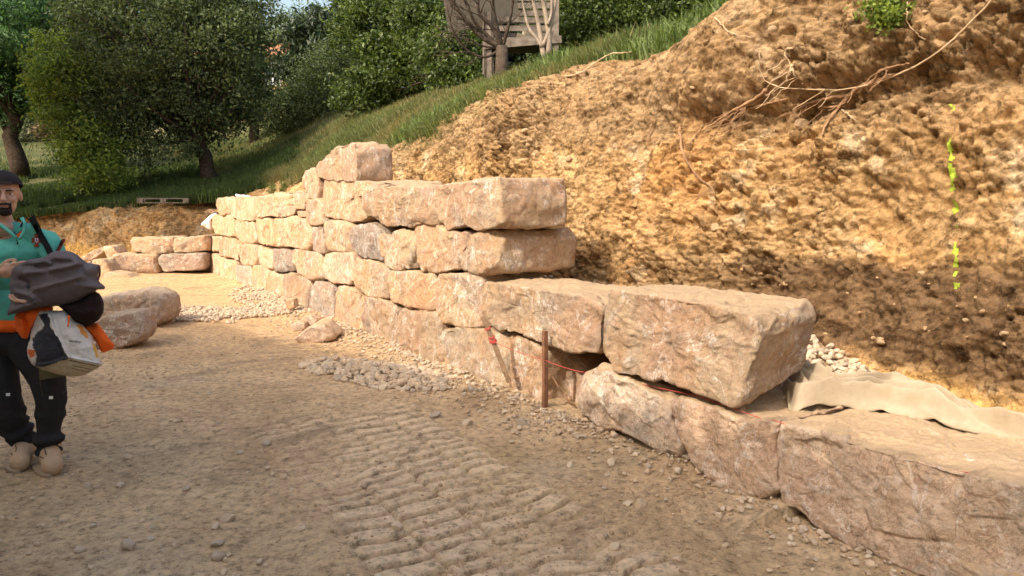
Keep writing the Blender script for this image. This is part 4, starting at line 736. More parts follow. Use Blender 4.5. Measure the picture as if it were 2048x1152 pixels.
ROOTS = [([(1995, -12), (1975, 8), (1930, 60), (1880, 105), (1820, 140), (1760, 165), (1715, 178), (1660, 184), (1610, 176), (1560, 180), (1525, 165), (1517, 140), (1519, 105)], 3.2, ROOTP, 'long thin pale root sagging across the upper cut from the top edge'),
 ([(1740, 178), (1760, 140), (1790, 132), (1818, 126)], 5, ROOTM, 'thick reddish root end at the right of the tangle'), ([(1790, 150), (1740, 165), (1700, 190), (1670, 225), (1650, 250), (1645, 272)], 6, ROOTM, 'thick root running down left out of the tangle'), ([(1760, 155), (1705, 182), (1680, 215), (1660, 240)], 5, ROOTM, 'second root beside the thick root running down left'),
 ([(1700, 190), (1660, 195), (1620, 205), (1590, 210)], 6, ROOTM, 'horizontal broken root under the pale sagging root'), ([(1690, 212), (1650, 214), (1620, 208), (1612, 200)], 3.5, ROOTM, 'hooked thin root at the left of the tangle'), ([(1534, 178), (1515, 195), (1485, 212), (1455, 228), (1430, 245), (1405, 262)], 6, ROOTM, 'fibrous thick root splaying down left from the dark pocket'), ([(1575, 198), (1540, 205), (1505, 215), (1480, 225), (1440, 232)], 4, ROOTM, 'long root below the fibrous thick root'),
 ([(1535, 185), (1510, 205), (1480, 218), (1450, 236), (1425, 275)], 3, ROOTM, 'thin root between the two splaying roots'), ([(1586, 95), (1570, 100), (1570, 112), (1580, 125), (1582, 145), (1570, 160)], 3, ROOTP, 'short curled pale root hanging above the dark pocket'), ([(1584, 130), (1588, 150), (1596, 158)], 4, ROOTP, 'knob ended pale root stub beside the curled root'), ([(1815, 5), (1814, 45), (1830, 65), (1850, 80)], 2, ROOTP, 'thin white root right of the green plant'),
 ([(1430, 35), (1455, 62), (1480, 72), (1515, 74)], 2, ROOTP, 'thin pale root near the rim of the cut'), ([(1358, 255), (1365, 310), (1395, 355), (1425, 375), (1432, 400)], 4.5, ROOTM, 'root stub with a split end in the middle of the cut'), ([(1306, 240), (1300, 265), (1294, 290)], 3, ROOTM, 'short root hanging from the left part of the cut'), ([(1685, 220), (1710, 240), (1725, 255)], 2.5, ROOTP, 'thin root right of the thick roots pointing down right'),
 ([(1130, 152), (1160, 148), (1200, 118), (1225, 106), (1265, 104), (1330, 85)], 2.6, ROOTP, 'pale runner lying over the grassy rim of the cut'), ([(1400, 262), (1380, 285), (1365, 300)], 2.5, ROOTM, 'thin root tip at the lower left of the fibrous root'), ([(1505, 245), (1470, 255), (1440, 275), (1428, 290)], 2.5, ROOTM, 'thin branching root below the two splaying roots')]
for k, (pts, w, mt, lab) in enumerate(ROOTS):
    P_ = curve_px(pts, 26, .035, .003, None, k); R = w * .66 * P_[:, 1].mean() / F * np.linspace(1, .45, 26) * (1 + .15 * np.sin(np.arange(26) * 1.7)); mb = MB().tube(P_, R, 7); rr = np.random.default_rng(k); 
    if w > 2.8:
        for _ in range(3):
            a = rr.integers(5, 22); q = P_[a] + np.cumsum(rr.normal(0, .012, (6, 3)) + [(-.02 - .02 * rr.random()), 0, -.022], 0); mb.tube(np.vstack([P_[a], q]), .003, 5)
    tag(mb.build('exposed_root', mt, None, True, origin=P_[0]), lab, 'root', 'roots laid bare in the cut earth')
# hanging green plant
pc = ray_cut(1775, 35, .1); P, _c = crown_points([(pc[0], pc[1], pc[2] + .05, .17, .12, .2), (pc[0] + .08, pc[1], pc[2] + .25, .18, .12, .12)], 3000, .06, 5, 40, .3); pr = empty('hanging_plant', pc, 'fresh green weed hanging from the top of the cut near the upper right', 'plant')
V, Q = leaves(P, .028, seed=2, asp=.7); obj('foliage', V, Q, mat=LF_LIGHT, parent=pr, smooth=False); mb = MB()
for k in range(9): mb.tube(np.array([pc + [0, .1, .3], pc + rng.normal(0, .04, 3) + [0, .02, .1], P[rng.integers(0, 3000)]]), .003, 4)
mb.build('stem', ROOTM, pr)
# fluorescent paint line sprayed on the face: thin skin of paint over the soil relief
PV = np.array([v.co[:] for v in cut.data.vertices]); 
def paintmask():
    X = PV; d = np.stack([X[:, 0], X[:, 1], X[:, 2] - CAMZ], -1); cy, sy = math.cos(PITCH), math.sin(PITCH); dep = d[:, 1] * cy - d[:, 2] * sy; px = 1024 + F * d[:, 0] / dep; py = 576 - F * (d[:, 1] * sy + d[:, 2] * cy) / dep
    cx = np.interp(py, [200, 290, 340, 430, 500, 575], [1907, 1900, 1903, 1911, 1910, 1912]); hw = np.interp(py, [198, 205, 216, 222, 270, 290, 310, 380, 390, 410, 432, 438, 475, 495, 520, 545, 575, 580], [0, 5, 4, 1, 2, 9, 8, 7, 2, 5, 8, 2, 2, 7, 8, 6, 4, 0])
    nn = 1.9 * fbm(PV * 30, 4, 3); nn2 = fbm(PV * 9, 3, 13); return (np.abs(px - cx - 5 * nn2) + 4.5 * nn < hw * .7) & (py > 195) & (py < 582)
pm = paintmask(); FQ = np.empty(len(cut.data.polygons) * 4, np.int32); cut.data.polygons.foreach_get('vertices', FQ); FQ = FQ.reshape(-1, 4); fq = FQ[pm[FQ].sum(1) >= 3]
if len(fq):
    uu, inv = np.unique(fq, return_inverse=True); V = PV[uu] + np.array([-N2[0], -N2[1], 0]) * .004; pmt = simple('fluorescent_paint', (.25, .33, .03), (.40, .50, .06), 30, .8, .2)
    po = obj('paint_mark', V, inv.reshape(-1, 4), mat=pmt, parent=cut); po['label'] = 'fluorescent yellow green line of spray paint down the cut earth'
# ---- stakes and string
def stake(name, p0, p1, w, mat, label, rot):
    p0, p1 = np.array(p0), np.array(p1); ax = p1 - p0; L = np.linalg.norm(ax); ax /= L; a = np.cross(ax, [0, 0, 1.]) if abs(ax[2]) < .95 else np.array([1., 0, 0]); a = a - ax * (a @ ax); a /= np.linalg.norm(a); b = np.cross(ax, a); R = rotm(ax, rot); a = R @ a; b = R @ b
    n = 22; V = []; prof = [(-1, -1), (-.6, -1.05), (.6, -1.05), (1, -1), (1.05, -.6), (1.05, .6), (1, 1), (.6, 1.05), (-.6, 1.05), (-1, 1), (-1.05, .6), (-1.05, -.6)]
    for k in range(n):
        t = k / (n - 1); wob = 1 + .05 * math.sin(k * 2.1 + rot); V += [p0 + ax * L * t + (a * u + b * v) * w / 2 * wob * (.9 if k == n - 1 else 1) for u, v in prof]
    V = np.array(V); V = V + .0012 * fbm(V * 60, 2, 3)[:, None]; c = len(V); V = np.vstack([V, p0, p1 + ax * .002]); m = len(prof)
    T = [(c, (j + 1) % m, j) for j in range(m)] + [(c + 1, (n - 1) * m + j, (n - 1) * m + (j + 1) % m) for j in range(m)]
    root = empty(name, p0, label, 'stake', 'wooden marking stakes'); obj('shaft', V, grid_q(n, m, True), np.array(T), mat, root, smooth=False); return root, a, b
g1 = plane_hit(1090, 818, C0 - .03, BAT); t1 = aty(1090, 662, g1[1]); s1, a1, b1 = stake('wooden_stake', g1 - [0, 0, .06], t1, .034, WOODS, 'reddish brown square stake standing upright before the bottom course', .5)
g2 = plane_hit(1008, 738, C0 - .10, BAT); t2 = plane_hit(966, 632, C0 - .26, BAT); g2b = g2 + (g2 - t2) * .25; s2, a2, b2 = stake('wooden_stake', g2b, t2, .036, WOODP, 'pale stake leaning against the wall with red cord wound round it', .3)
REDC = simple('red_cord', (.50, .06, .05), (.68, .13, .10), 60, .7, .2)
ax = (t2 - g2b) / np.linalg.norm(t2 - g2b); mb = MB()
for t, nturn, sp in ((.80, 1.6, .010), (.60, 5.5, .004), (.66, 1.5, .012)):
    th = np.linspace(0, nturn * 2 * PI, int(nturn * 14)); cc = g2b + (t2 - g2b) * t; a_ = np.cross(ax, [0, 1, 0]); a_ /= np.linalg.norm(a_); b_ = np.cross(ax, a_)
    MB().tube(cc + np.outer(np.cos(th), a_) * .027 + np.outer(np.sin(th), b_) * .027 + np.outer(th / 2 / PI * sp + .004 * np.sin(3 * th), ax), .0032, 6).build('cord_wrap', REDC, s2, True)
k1 = g2b + (t2 - g2b) * .62; k2 = aty(1090, 719, g1[1]) + [0, -.02, 0]
def sag(a, b, n, d): t = np.linspace(0, 1, n)[:, None]; return a + (b - a) * t - np.array([0, 0, 1.]) * d * 4 * t * (1 - t)
k3 = plane_hit(1170, 745, C0 - .02, BAT); k4 = plane_hit(1400, 793, C0 - .03, BAT); k5 = plane_hit(1545, 845, C0 - .03, BAT); k6 = plane_hit(1700, 905, C0 + .03, BAT); k7 = plane_hit(2080, 985, C0 + .03, BAT)
mb = MB(); 
for a_, b_, d_ in ((k1, k2, .012), (k2, k3, .01), (k3, k4, .0), (k4, k5, .0), (k5 + [0, 0, .015], k6 + [0, 0, .02], 0), (k6 + [0, 0, .02], k7 + [0, 0, .02], 0)): mb.tube(sag(a_, b_, 10, d_), .0022, 5)
tag(mb.build('red_string', REDC, None, True, origin=k1), 'thin red string stretched from the leaning stake past the upright one along the boulders', 'string')
tw = np.array([aty(1104, 752, 5.62), aty(1118, 775, 5.6), aty(1132, 797, 5.56), aty(1152, 812, 5.5)]); mb = MB().tube(tw, [.004, .006, .009, .006], 6); tag(mb.build('dry_stalk', ROOTM, None, True, origin=tw[-1]), 'dry curled stalk leaning on the stone right of the upright stake', 'stalk')
# ---- cream ground fabric thrown over the gravel
FAB = M('geotextile', .95, .1); FAB.col(FAB.mix((.42, .34, .235), (.30, .215, .13), FAB.ramp(FAB.noise(3.4, 8, .7), [(.42, 0), (.75, 1)]))); FAB.nrm(FAB.bump(FAB.noise(120, 3), .25, .004, FAB.bump(FAB.noise(7, 5), .4, .02)))
bot = [(1562, 790, .42), (1580, 832, .43), (1640, 812, .48), (1700, 816, .475), (1760, 822, .47), (1850, 842, .465), (1930, 866, .46), (2040, 893, .45), (2120, 925, .42)]
topc = [(1596, 733, .60), (1650, 742, .60), (1700, 765, .58), (1745, 772, .57), (1800, 768, .57), (1870, 780, .56), (1930, 812, .53), (1990, 850, .49), (2045, 886, .46), (2130, 940, .42)]
def spl(pts, n):
    p = np.array([atz(a, b, z) for a, b, z in pts]); t = np.linspace(0, 1, n); ti = np.linspace(0, 1, len(p)); q = np.stack([np.interp(t, ti, p[:, k]) for k in range(3)], 1)
    for _ in range(6): q[1:-1] = (q[:-2] + q[2:] + 2 * q[1:-1]) / 4
    return q
nb = 150; Bq, Tq = spl(bot, nb), spl(topc, nb); v = np.linspace(0, 1, 60)[:, None, None]; base = Bq[None] * (1 - v) + Tq[None] * v; h = .07 * np.sin(PI * np.clip(v, 0, 1)) ** .7
Pq = base + h * EZ; uu = np.linspace(0, 1, nb)[None, :]; vv = v[..., 0]
w = .04 * np.exp(-((vv - .16 - .1 * uu) / .07) ** 2) - .03 * np.exp(-((vv - .36 - .12 * uu) / .10) ** 2) * sst(.1, .4, uu) + .02 * np.exp(-((vv - .55 - .25 * np.sin(uu * 5)) / .08) ** 2) + .012 * fbm(np.stack([uu * 9 + 0 * vv, vv * 2.2 + 0 * uu, 0 * uu * vv], -1), 3, 4) + .02 * (1 - sst(0, .2, uu)) * np.sin(vv * 14 + uu * 30)
w = w + .016 * ridged(np.stack([uu * 7 + vv * 3, vv * 2.6 - uu * 2, 0 * uu * vv], -1), 3, 14) + .012 * np.sin(vv * 34 + 6 * fbm(np.stack([uu * 4 + 0 * vv, vv + 0 * uu, 0 * uu * vv], -1), 2, 5)) * sst(.05, .2, vv) * (1 - sst(.8, 1, vv)); w = w * 1.5; Pq = Pq + w[..., None] * EZ; dn = np.linspace(0, 1, 12)[1:, None, None]; back = Pq[-1][None] + dn * np.array([.25 * N2[0], .25 * N2[1], -.22]) + .02 * fbm(Pq[-1][None] * 6 + dn * 3, 2, 4)[..., None] * EZ
Pq = np.concatenate([Pq, back]); fo = obj('ground_fabric', Pq.reshape(-1, 3), grid_q(*Pq.shape[:2]), mat=FAB.m, origin=Pq[0, 0]); tag(fo, 'cream ground fabric lying crumpled behind the long low boulder', 'fabric'); sm = fo.modifiers.new('t', 'SOLIDIFY'); sm.thickness = .004
def flap(pts, y, label, nrm_push, zoom):
    q = np.array([aty(a, b, y) for a, b in zc(zoom, pts)]); c = q.mean(0) + nrm_push; n = len(q); V = []; 
    L = outline(q[:, [0, 2]], 40); yy = y + 0 * L[:, 0]; rings = []
    for f in np.linspace(1, .05, 9): R_ = np.stack([c[0] + (L[:, 0] - c[0]) * f, yy + nrm_push[1] * (1 - f) ** .6, c[2] + (L[:, 1] - c[2]) * f], -1); rings.append(R_ + .02 * fbm(R_ * 8, 3, 3)[:, None])
    V = np.concatenate(rings); WH = simple('white_cloth', (.72, .69, .66), (.85, .82, .80), 8, .8, .3, 20); o = obj('white_cloth', V, grid_q(9, 40, True), mat=WH, origin=V[0]); tag(o, label, 'cloth'); sm = o.modifiers.new('t', 'SOLIDIFY'); sm.thickness = .01
flap([(90, 340), (180, 255), (230, 240), (190, 290), (195, 385), (140, 370)], 16.75, 'white cloth corner hanging out left of the third course at the far end', (0, -.12, 0), 'Z6')
flap([(388, 78), (430, 85), (520, 98), (520, 108), (430, 108), (395, 100)], 16.2, 'scrap of white cloth lying on the top course near its left end', (0, -.05, .02), 'Z6')
# ---- pallet on the far bank
pr_ = aty(332, 387, 20.1); pz = float(terr(pr_[0], 20.1)) + .12; pl = empty('wooden_pallet', (pr_[0], 20.1, pz), 'old wooden pallet lying on the rim of the far bank', 'pallet'); R = rotm((0, 0, 1), .25)
for k, oz in ((0, 0), (1, .11)):
    for j in range(5 if k else 3):

        mb = MB().box(np.array([pr_[0], 20.1, pz + oz]) + R @ np.array([0, -.4 + j * (.2 if k else .4), 0]), (1.25, .10, .022), R, .003); mb.build('board', WOODW, pl)
for j in range(3):
    for i in range(3): MB().box(np.array([pr_[0], 20.1, pz + .055]) + R @ np.array([-.55 + i * .55, -.4 + j * .4, 0]), (.14, .10, .085), R, .003).build('spacer', WOODW, pl)
# white curved garden piece
cg = aty(72, 240, 42); gzz = float(terr(cg[0], 42)); th = np.linspace(0, 2.2, 16); P_ = np.stack([cg[0] - .32 + .62 * (1 - np.cos(th)) * .8, 42 + 0 * th, gzz + .3 + .0 * th + np.maximum(0, 0) + .85 * np.sin(th)], -1); P_ = np.vstack([[P_[0][0] - .05, 42, gzz - .1], P_])
tag(MB().tube(P_, .065, 8).build('garden_arch', simple('white_paint', (.75, .75, .73), (.85, .85, .84)), None, True, origin=P_[0]), 'white curved garden piece far off between the left tree trunks', 'ornament')
# ---- far house
STU = simple('orange_stucco', (.46, .24, .12), (.58, .34, .18), 6, .9, .2); TIL = simple('roof_tile', (.36, .15, .08), (.52, .25, .14), 5, .9, .6, 12, .2, .05); WHT = simple('window_paint', (.62, .62, .60), (.75, .75, .73)); GLS = M('window_glass', .12, .6).col((.05, .06, .065)).m; DKW = simple('dark_timber', (.05, .035, .03), (.09, .07, .05))
hx0 = aty(545, 155, 46); hb = float(terr(hx0[0], 46)) - .3; H = empty('house', (hx0[0], 46, hb), 'orange house with a white framed window glimpsed between the trees', 'house'); wx0, wx1 = hx0[0] - 4.2, hx0[0] + 1.0; wt = hb + (aty(545, 108, 46)[2] - hb); wz = hx0[2]
ww, wh = .5, .48
mb = MB(); Yf = 46.
mb.box(((wx0 + hx0[0] - ww) / 2, Yf + .15, (hb + wt) / 2), (hx0[0] - ww - wx0, .3, wt - hb)); mb.box(((hx0[0] + ww + wx1) / 2, Yf + .15, (hb + wt) / 2), (wx1 - hx0[0] - ww, .3, wt - hb))
mb.box((hx0[0], Yf + .152, (hb + wz - wh) / 2), (2 * ww, .296, wz - wh - hb)); mb.box((hx0[0], Yf + .152, (wt + wz + wh) / 2), (2 * ww, .296, wt - wz - wh)); mb.box((wx1 - .15, Yf + 3.3, (hb + wt) / 2), (.3, 6, wt - hb)); mb.box((wx0 + .15, Yf + 3.3, (hb + wt) / 2), (.3, 6, wt - hb)); mb.build('wall', STU, H)
mb = MB(); v = np.array([[wx0 - .4, Yf - .5, wt - .1], [wx1 + .4, Yf - .5, wt - .1], [wx1 + .4, Yf + 3.3, wt + 1.3], [wx0 - .4, Yf + 3.3, wt + 1.3], [wx1 + .4, Yf + 7, wt - .1], [wx0 - .4, Yf + 7, wt - .1]]); v = np.vstack([v, v - [0, 0, .15]])
mb.add(v, [[0, 1, 2, 3], [3, 2, 4, 5], [6, 9, 8, 7], [9, 11, 10, 8], [0, 6, 7, 1], [5, 4, 10, 11]], [[0, 3, 9], [0, 9, 6], [3, 5, 11], [3, 11, 9], [1, 7, 8], [1, 8, 2], [2, 8, 10], [2, 10, 4]]); mb.build('roof', TIL, H)
mb = MB(); 
for dx in (-ww + .04, 0, ww - .04): mb.box((hx0[0] + dx, Yf + .06, wz), (.08, .08, 2 * wh))
for dz in (-wh + .04, wh - .04): mb.box((hx0[0], Yf + .058, wz + dz), (2 * ww, .07, .08))
for dx in (-.25, .25): mb.box((hx0[0] + dx, Yf + .066, wz), (.03, .05, 2 * wh))
mb.box((hx0[0], Yf + .07, wz), (2 * ww, .04, .03)); wd = mb.build('window', WHT, H); MB().box((hx0[0], Yf + .12, wz), (2 * ww, .02, 2 * wh)).build('pane', GLS, wd)
MB().box((hx0[0] - 1.9, Yf - .02, wz - .9), (1.6, .05, .9)).build('door', DKW, H)
# ---- wooden hut on stilts
YS = 15.6; k = YS / F; sx = lambda px: float(aty(px, 60, YS)[0]); szf = lambda py: float(aty(1040, py, YS)[2])
hut = empty('wooden_hut', (sx(1040), YS + .6, szf(135)), 'weathered slatted wooden hut on stilts at the top of the grass slope', 'hut'); x0, x1, z0, zf, zt = sx(972), sx(1118), szf(150), szf(86), szf(-70); dpt = 1.5
for px, yy in ((978, 0), (1112, 0), (978, dpt), (1112, dpt)): MB().box((sx(px), YS + yy, (z0 + zt) / 2 - .2), (.10, .10, zt - z0 + .4), None, .006).build('post', WOODW, hut)
MB().box(((x0 + x1) / 2, YS - .07, zf), (x1 - x0 + .1, .05, .15), rotm((0, 1, 0), -.07), .004).build('floor_beam', WOODW, hut)
MB().box(((x0 + x1) / 2, YS + dpt / 2, zf + .10), (x1 - x0, dpt, .04), rotm((0, 1, 0), -.03)).build('floor', WOODW, hut)
mb = MB(); zz = zf + .28; j = 0
while zz < zt:
    if j not in (2, 3): mb.box(((x0 + x1) / 2 + .1 * (j % 2), YS - .03 + .004 * j, zz), (x1 - x0 - .2 * (j % 2), .025, .10), rotm((0, 1, 0), .04 * math.sin(j * 2.3)), .006)
    zz += .165; j += 1
mb.build('front_slats', WOODW, hut)
mb = MB(); 
for j in range(8): mb.box((x0 - .05 + .022 * j, YS - .02 + j * .19, (z0 + zt) / 2 + .05), (.03, .15, zt - z0 + .1), rotm((0, 1, 0), .02 * math.sin(j)), .008)
mb.build('side_boards', WOODW, hut)
mb = MB(); zz = zf + .3; 
while zz < zt: mb.box(((x0 + x1) / 2, YS + dpt + .02, zz), (x1 - x0, .025, .12), None, .005); zz += .16
mb.build('back_slats', WOODW, hut)
MB().box((sx(962), YS - .25, szf(0)), (1.45, 1.2, .03), rotm((1, .25, 0), -.95)).build('lean_to_panel', simple('grey_panel', (.30, .26, .22), (.40, .35, .30), 4), hut)
bx_ = (sx(1065), YS + .35, zf + .24); o = MB().box(bx_, (.34, .3, .22), rotm((0, 0, 1), .3), .01).box((sx(1065) - .2, YS + .4, zf + .18), (.25, .2, .10), rotm((0, 1, 0), .3), .01).build('stored_board', simple('pale_board', (.55, .46, .33), (.68, .59, .44)), None, False, origin=bx_); tag(o, 'pale yellowish boards stored inside the hut', 'boards')
# ---- bare tree and the smooth pale multi stem tree
def branchy(mb, p, d, L, rad, depth, r, bend=.25, spread=.7, minr=.004, up=.0):
    n = 6; P_ = [np.array(p)]; dd = np.array(d) / np.linalg.norm(d)
    for k in range(n): dd = dd + r.normal(0, bend / n * 1.6, 3) + [0, 0, up / n]; dd /= np.linalg.norm(dd); P_.append(P_[-1] + dd * L / n)
    R = np.linspace(rad, rad * .6, n + 1); mb.tube(np.array(P_), R, 7 if rad > .02 else 5)
    if depth > 0:
        for j in range(r.integers(2, 5)):
            a = r.integers(2, n + 1); ax_ = np.cross(dd, r.normal(size=3)); nd = rotm(ax_, spread * r.uniform(.5, 1.2)) @ dd; branchy(mb, P_[a], nd, L * r.uniform(.45, .8), max(minr, R[a] * .6), depth - 1, r, bend, spread, minr, up)
r2 = np.random.default_rng(11); YB = 13.6; bt = aty(1000, 128, YB); bt[2] = float(terr(bt[0], bt[1])) - .1; tp = aty(1003, 92, YB); bt_e = empty('bare_tree', bt, 'leafless dark tree with long twisting branches before the hut', 'tree')
tr = MB().tube(np.array([bt, (bt + tp) / 2 + [.02, 0, 0], tp]), [.14, .12, .105], 12); tr.build('trunk', BARKM, bt_e, True); mb = MB()
for pts, w in (([(1003, 95), (960, 75), (920, 25), (895, -10)], .055), ([(1000, 95), (965, 62), (945, 40), (920, -20)], .04), ([(1003, 95), (985, 50), (955, 30), (958, -15)], .045), ([(1006, 92), (1015, 60), (1025, 20), (1025, -25)], .035), ([(995, 102), (975, 118), (945, 112), (915, 85), (900, 50), (892, 0)], .028), ([(1004, 90), (990, 40), (985, 0), (992, -30)], .04), ([(998, 97), (960, 92), (940, 80), (935, 70)], .022)):
    P_ = np.array([aty(a, b, YB - .1 * j) for j, (a, b) in enumerate(pts)]); t = np.linspace(0, 1, 12); ti = np.linspace(0, 1, len(P_)); P_ = np.stack([np.interp(t, ti, P_[:, q]) for q in range(3)], 1)
    for _ in range(2): P_[1:-1] = (P_[:-2] + P_[2:] + 2 * P_[1:-1]) / 4
    mb.tube(P_, np.linspace(w, w * .35, 12), 7)
    for a in (3, 5, 7, 9, 11):
        d = P_[min(a + 1, 11)] - P_[a - 1]; d = rotm(r2.normal(size=3), r2.uniform(.5, 1.1)) @ d; branchy(mb, P_[a], d, r2.uniform(.3, .7), .011, 2, r2, .5, .7, .003)
mb.build('branches', BARKM, bt_e, True)
YC = 13.2; ct = aty(1087, 118, YC); ct[2] = float(terr(ct[0], ct[1])) - .1; ce = empty('smooth_tree', ct, 'smooth pale barked tree with forked upright stems right of the leafless tree', 'tree')
for nm, pts, w in (('trunk', [(1088, 118), (1083, 85), (1078, 50), (1068, 10), (1060, -30)], .05), ('stem', [(1084, 95), (1072, 72), (1058, 62), (1048, 20), (1041, -25)], .03), ('stem', [(1086, 92), (1100, 60), (1108, 20), (1116, -25)], .04), ('stem', [(1098, 108), (1098, 70), (1092, 30), (1080, -25)], .055), ('stem', [(1096, 50), (1104, 25), (1102, -20)], .028)):
    P_ = np.array([aty(a, b, YC + .05 * j) for j, (a, b) in enumerate(pts)]); t = np.linspace(0, 1, 12); ti = np.linspace(0, 1, len(P_)); P_ = np.stack([np.interp(t, ti, P_[:, q]) for q in range(3)], 1)
    for _ in range(2): P_[1:-1] = (P_[:-2] + P_[2:] + 2 * P_[1:-1]) / 4
    MB().tube(P_, np.linspace(w, w * .6, 12), 9).build(nm, BARKL, ce, True)
# ================================================================ PERSON
YP = 4.40
def PL(px, py, dy=0.): return aty(px, py, YP + dy)
def ellipsoid(c, r, R=None, n=20):
    th = np.linspace(0.02, PI - .02, n); ph = np.arange(n * 2) * PI / n; T, Pp = np.meshgrid(th, ph, indexing='ij')
    V = np.stack([np.sin(T) * np.cos(Pp), np.sin(T) * np.sin(Pp), np.cos(T)], -1).reshape(-1, 3) * r
    if R is not None: V = V @ R.T
    Q = grid_q(n, 2 * n, True); m = len(V); V = np.vstack([V, [[0, 0, r[2]]], [[0, 0, -r[2]]]]) if R is None else np.vstack([V, [R @ np.array([0, 0, r[2]])], [R @ np.array([0, 0, -r[2]])]])
    T = [(m, j, (j + 1) % (2 * n)) for j in range(2 * n)] + [(m + 1, (n - 1) * 2 * n + (j + 1) % (2 * n), (n - 1) * 2 * n + j) for j in range(2 * n)]
    return V + np.array(c), Q[:, ::-1], np.array(T)
def limb(mb, pts, rad, n=14, flat=None):
    pts = np.array(pts); t = np.linspace(0, 1, 4 * len(pts)); ti = np.linspace(0, 1, len(pts)); P = np.stack([np.interp(t, ti, pts[:, k]) for k in range(3)], 1); R = np.interp(t, ti, rad)
    P[1:-1] = (P[:-2] + P[2:] + 2 * P[1:-1]) / 4; mb.add(*tube(P, R, n)); mb.add(*ellipsoid(pts[0], [rad[0]] * 3, n=10)); mb.add(*ellipsoid(pts[-1], [rad[-1]] * 3, n=10))
def vox(name, mb, voxel, mat, parent, sm=4, disp=None, origin=None):
    V, Q, T = mb.get(); t = link('tmp', mesh_np('tmp', V, Q, T)); m = t.modifiers.new('r', 'REMESH'); m.mode = 'VOXEL'; m.voxel_size = voxel; s = t.modifiers.new('s', 'SMOOTH'); s.factor = .5; s.iterations = sm
    me = bpy.data.meshes.new_from_object(t.evaluated_get(bpy.context.evaluated_depsgraph_get())); bpy.data.objects.remove(t); n = len(me.vertices); V = np.empty(n * 3, np.float32); me.vertices.foreach_get('co', V); V = V.reshape(-1, 3).astype(float)
    N = np.empty(n * 3, np.float32); me.vertices.foreach_get('normal', N); N = N.reshape(-1, 3)
    if disp is not None: V = V + N * disp(V)[:, None]
    pl = np.zeros(3); q = parent
    while q is not None: pl += np.array(q.location); q = q.parent
    og = pl if origin is None else np.array(origin); me.vertices.foreach_set('co', (V - og).astype(np.float32).ravel()); me.polygons.foreach_set('use_smooth', np.ones(len(me.polygons), bool)); me.materials.clear(); me.update()
    return link(name, me, mat, parent, og - pl)
def wbvh(o):
    bpy.context.view_layer.update(); mw = o.matrix_world; me = o.data; return BVHTree.FromPolygons([mw @ v.co for v in me.vertices], [p.vertices[:] for p in me.polygons])
def decal(name, V2, faces, bvh, mat, parent, off=.003, thick=.002):
    V = []
    for px, py in V2:
        d = Vector(ray(px, py)).normalized(); h = None
        for b in bvh:
            q = b.ray_cast(Vector((0, 0, CAMZ)), d)
            if q[0] is not None and (h is None or q[3] < h[3]): h = q
        V.append(np.array(h[0]) - np.array(d) * off if h else PL(px, py, -.2))
    V = np.array(V); pl = np.zeros(3); q = parent
    while q is not None: pl += np.array(q.location); q = q.parent
    me = bpy.data.meshes.new(name); me.from_pydata([tuple(v - pl) for v in V], [], faces); me.update(); o = link(name, me, mat, parent); s = o.modifiers.new('t', 'SOLIDIFY'); s.thickness = thick; s.offset = 0; return o
def strip(pts, w, n=14):
    p = np.array(pts, float); t = np.linspace(0, 1, n); ti = np.linspace(0, 1, len(p)); p = np.stack([np.interp(t, ti, p[:, 0]), np.interp(t, ti, p[:, 1])], 1); d = np.gradient(p, axis=0); d /= np.linalg.norm(d, axis=1)[:, None]; nn = np.stack([-d[:, 1], d[:, 0]], 1)
    return [tuple(a) for a in np.vstack([p + nn * w / 2, p, p - nn * w / 2])], [tuple(int(v) for v in q) for q in grid_q(3, n)]
def flatmat(name, c, rough=.8, bs=0, spec=.2):
    m = M(name, rough, spec); m.col(m.mix(tuple(x * .85 for x in c), tuple(min(1, x * 1.1) for x in c), m.noise(25, 4))); m.nrm(m.bump(m.noise(bs or 220, 4), .3, .003)); return m.m
SKIN = M('skin', .55, .35); SKIN.b.inputs['Subsurface Weight'].default_value = .08; SKIN.b.inputs['Subsurface Radius'].default_value = (.01, .004, .002); SKIN.col(SKIN.mix((.42, .23, .15), (.52, .30, .20), SKIN.noise(30, 4))); SKIN.nrm(SKIN.bump(SKIN.noise(260, 4), .15, .002))
GREEN = flatmat('green_jersey', (.10, .40, .32)); ORG = flatmat('orange_fabric', (.80, .13, .015), .75); BLK_ = flatmat('black_trousers', (.022, .021, .022), .95); CAPM = flatmat('cap_cloth', (.022, .018, .018), .9); HAIR = flatmat('dark_hair', (.022, .014, .010), .7)
BOOT = flatmat('tan_boot_leather', (.42, .29, .18), .8, 60); SOLE = flatmat('boot_sole', (.30, .22, .14), .9, 60); DRED = flatmat('dark_red_trim', (.22, .03, .02)); NAVY = flatmat('blue_trim', (.03, .02, .17)); WHITE = flatmat('white_trim', (.75, .75, .75)); STRAP = flatmat('black_strap', (.012, .012, .013), .8); DLACE = flatmat('boot_lace', (.09, .05, .03)); EYEW = flatmat('eye_white', (.5, .47, .44), .3); IRIS = flatmat('iris', (.03, .018, .012), .3); LIPM = flatmat('lip', (.33, .14, .10), .6)
pb = PL(30, 938); pb[2] = 0; person = empty('person', pb, 'man at the left edge in green jersey, backwards cap and tan boots, arms full', 'person')
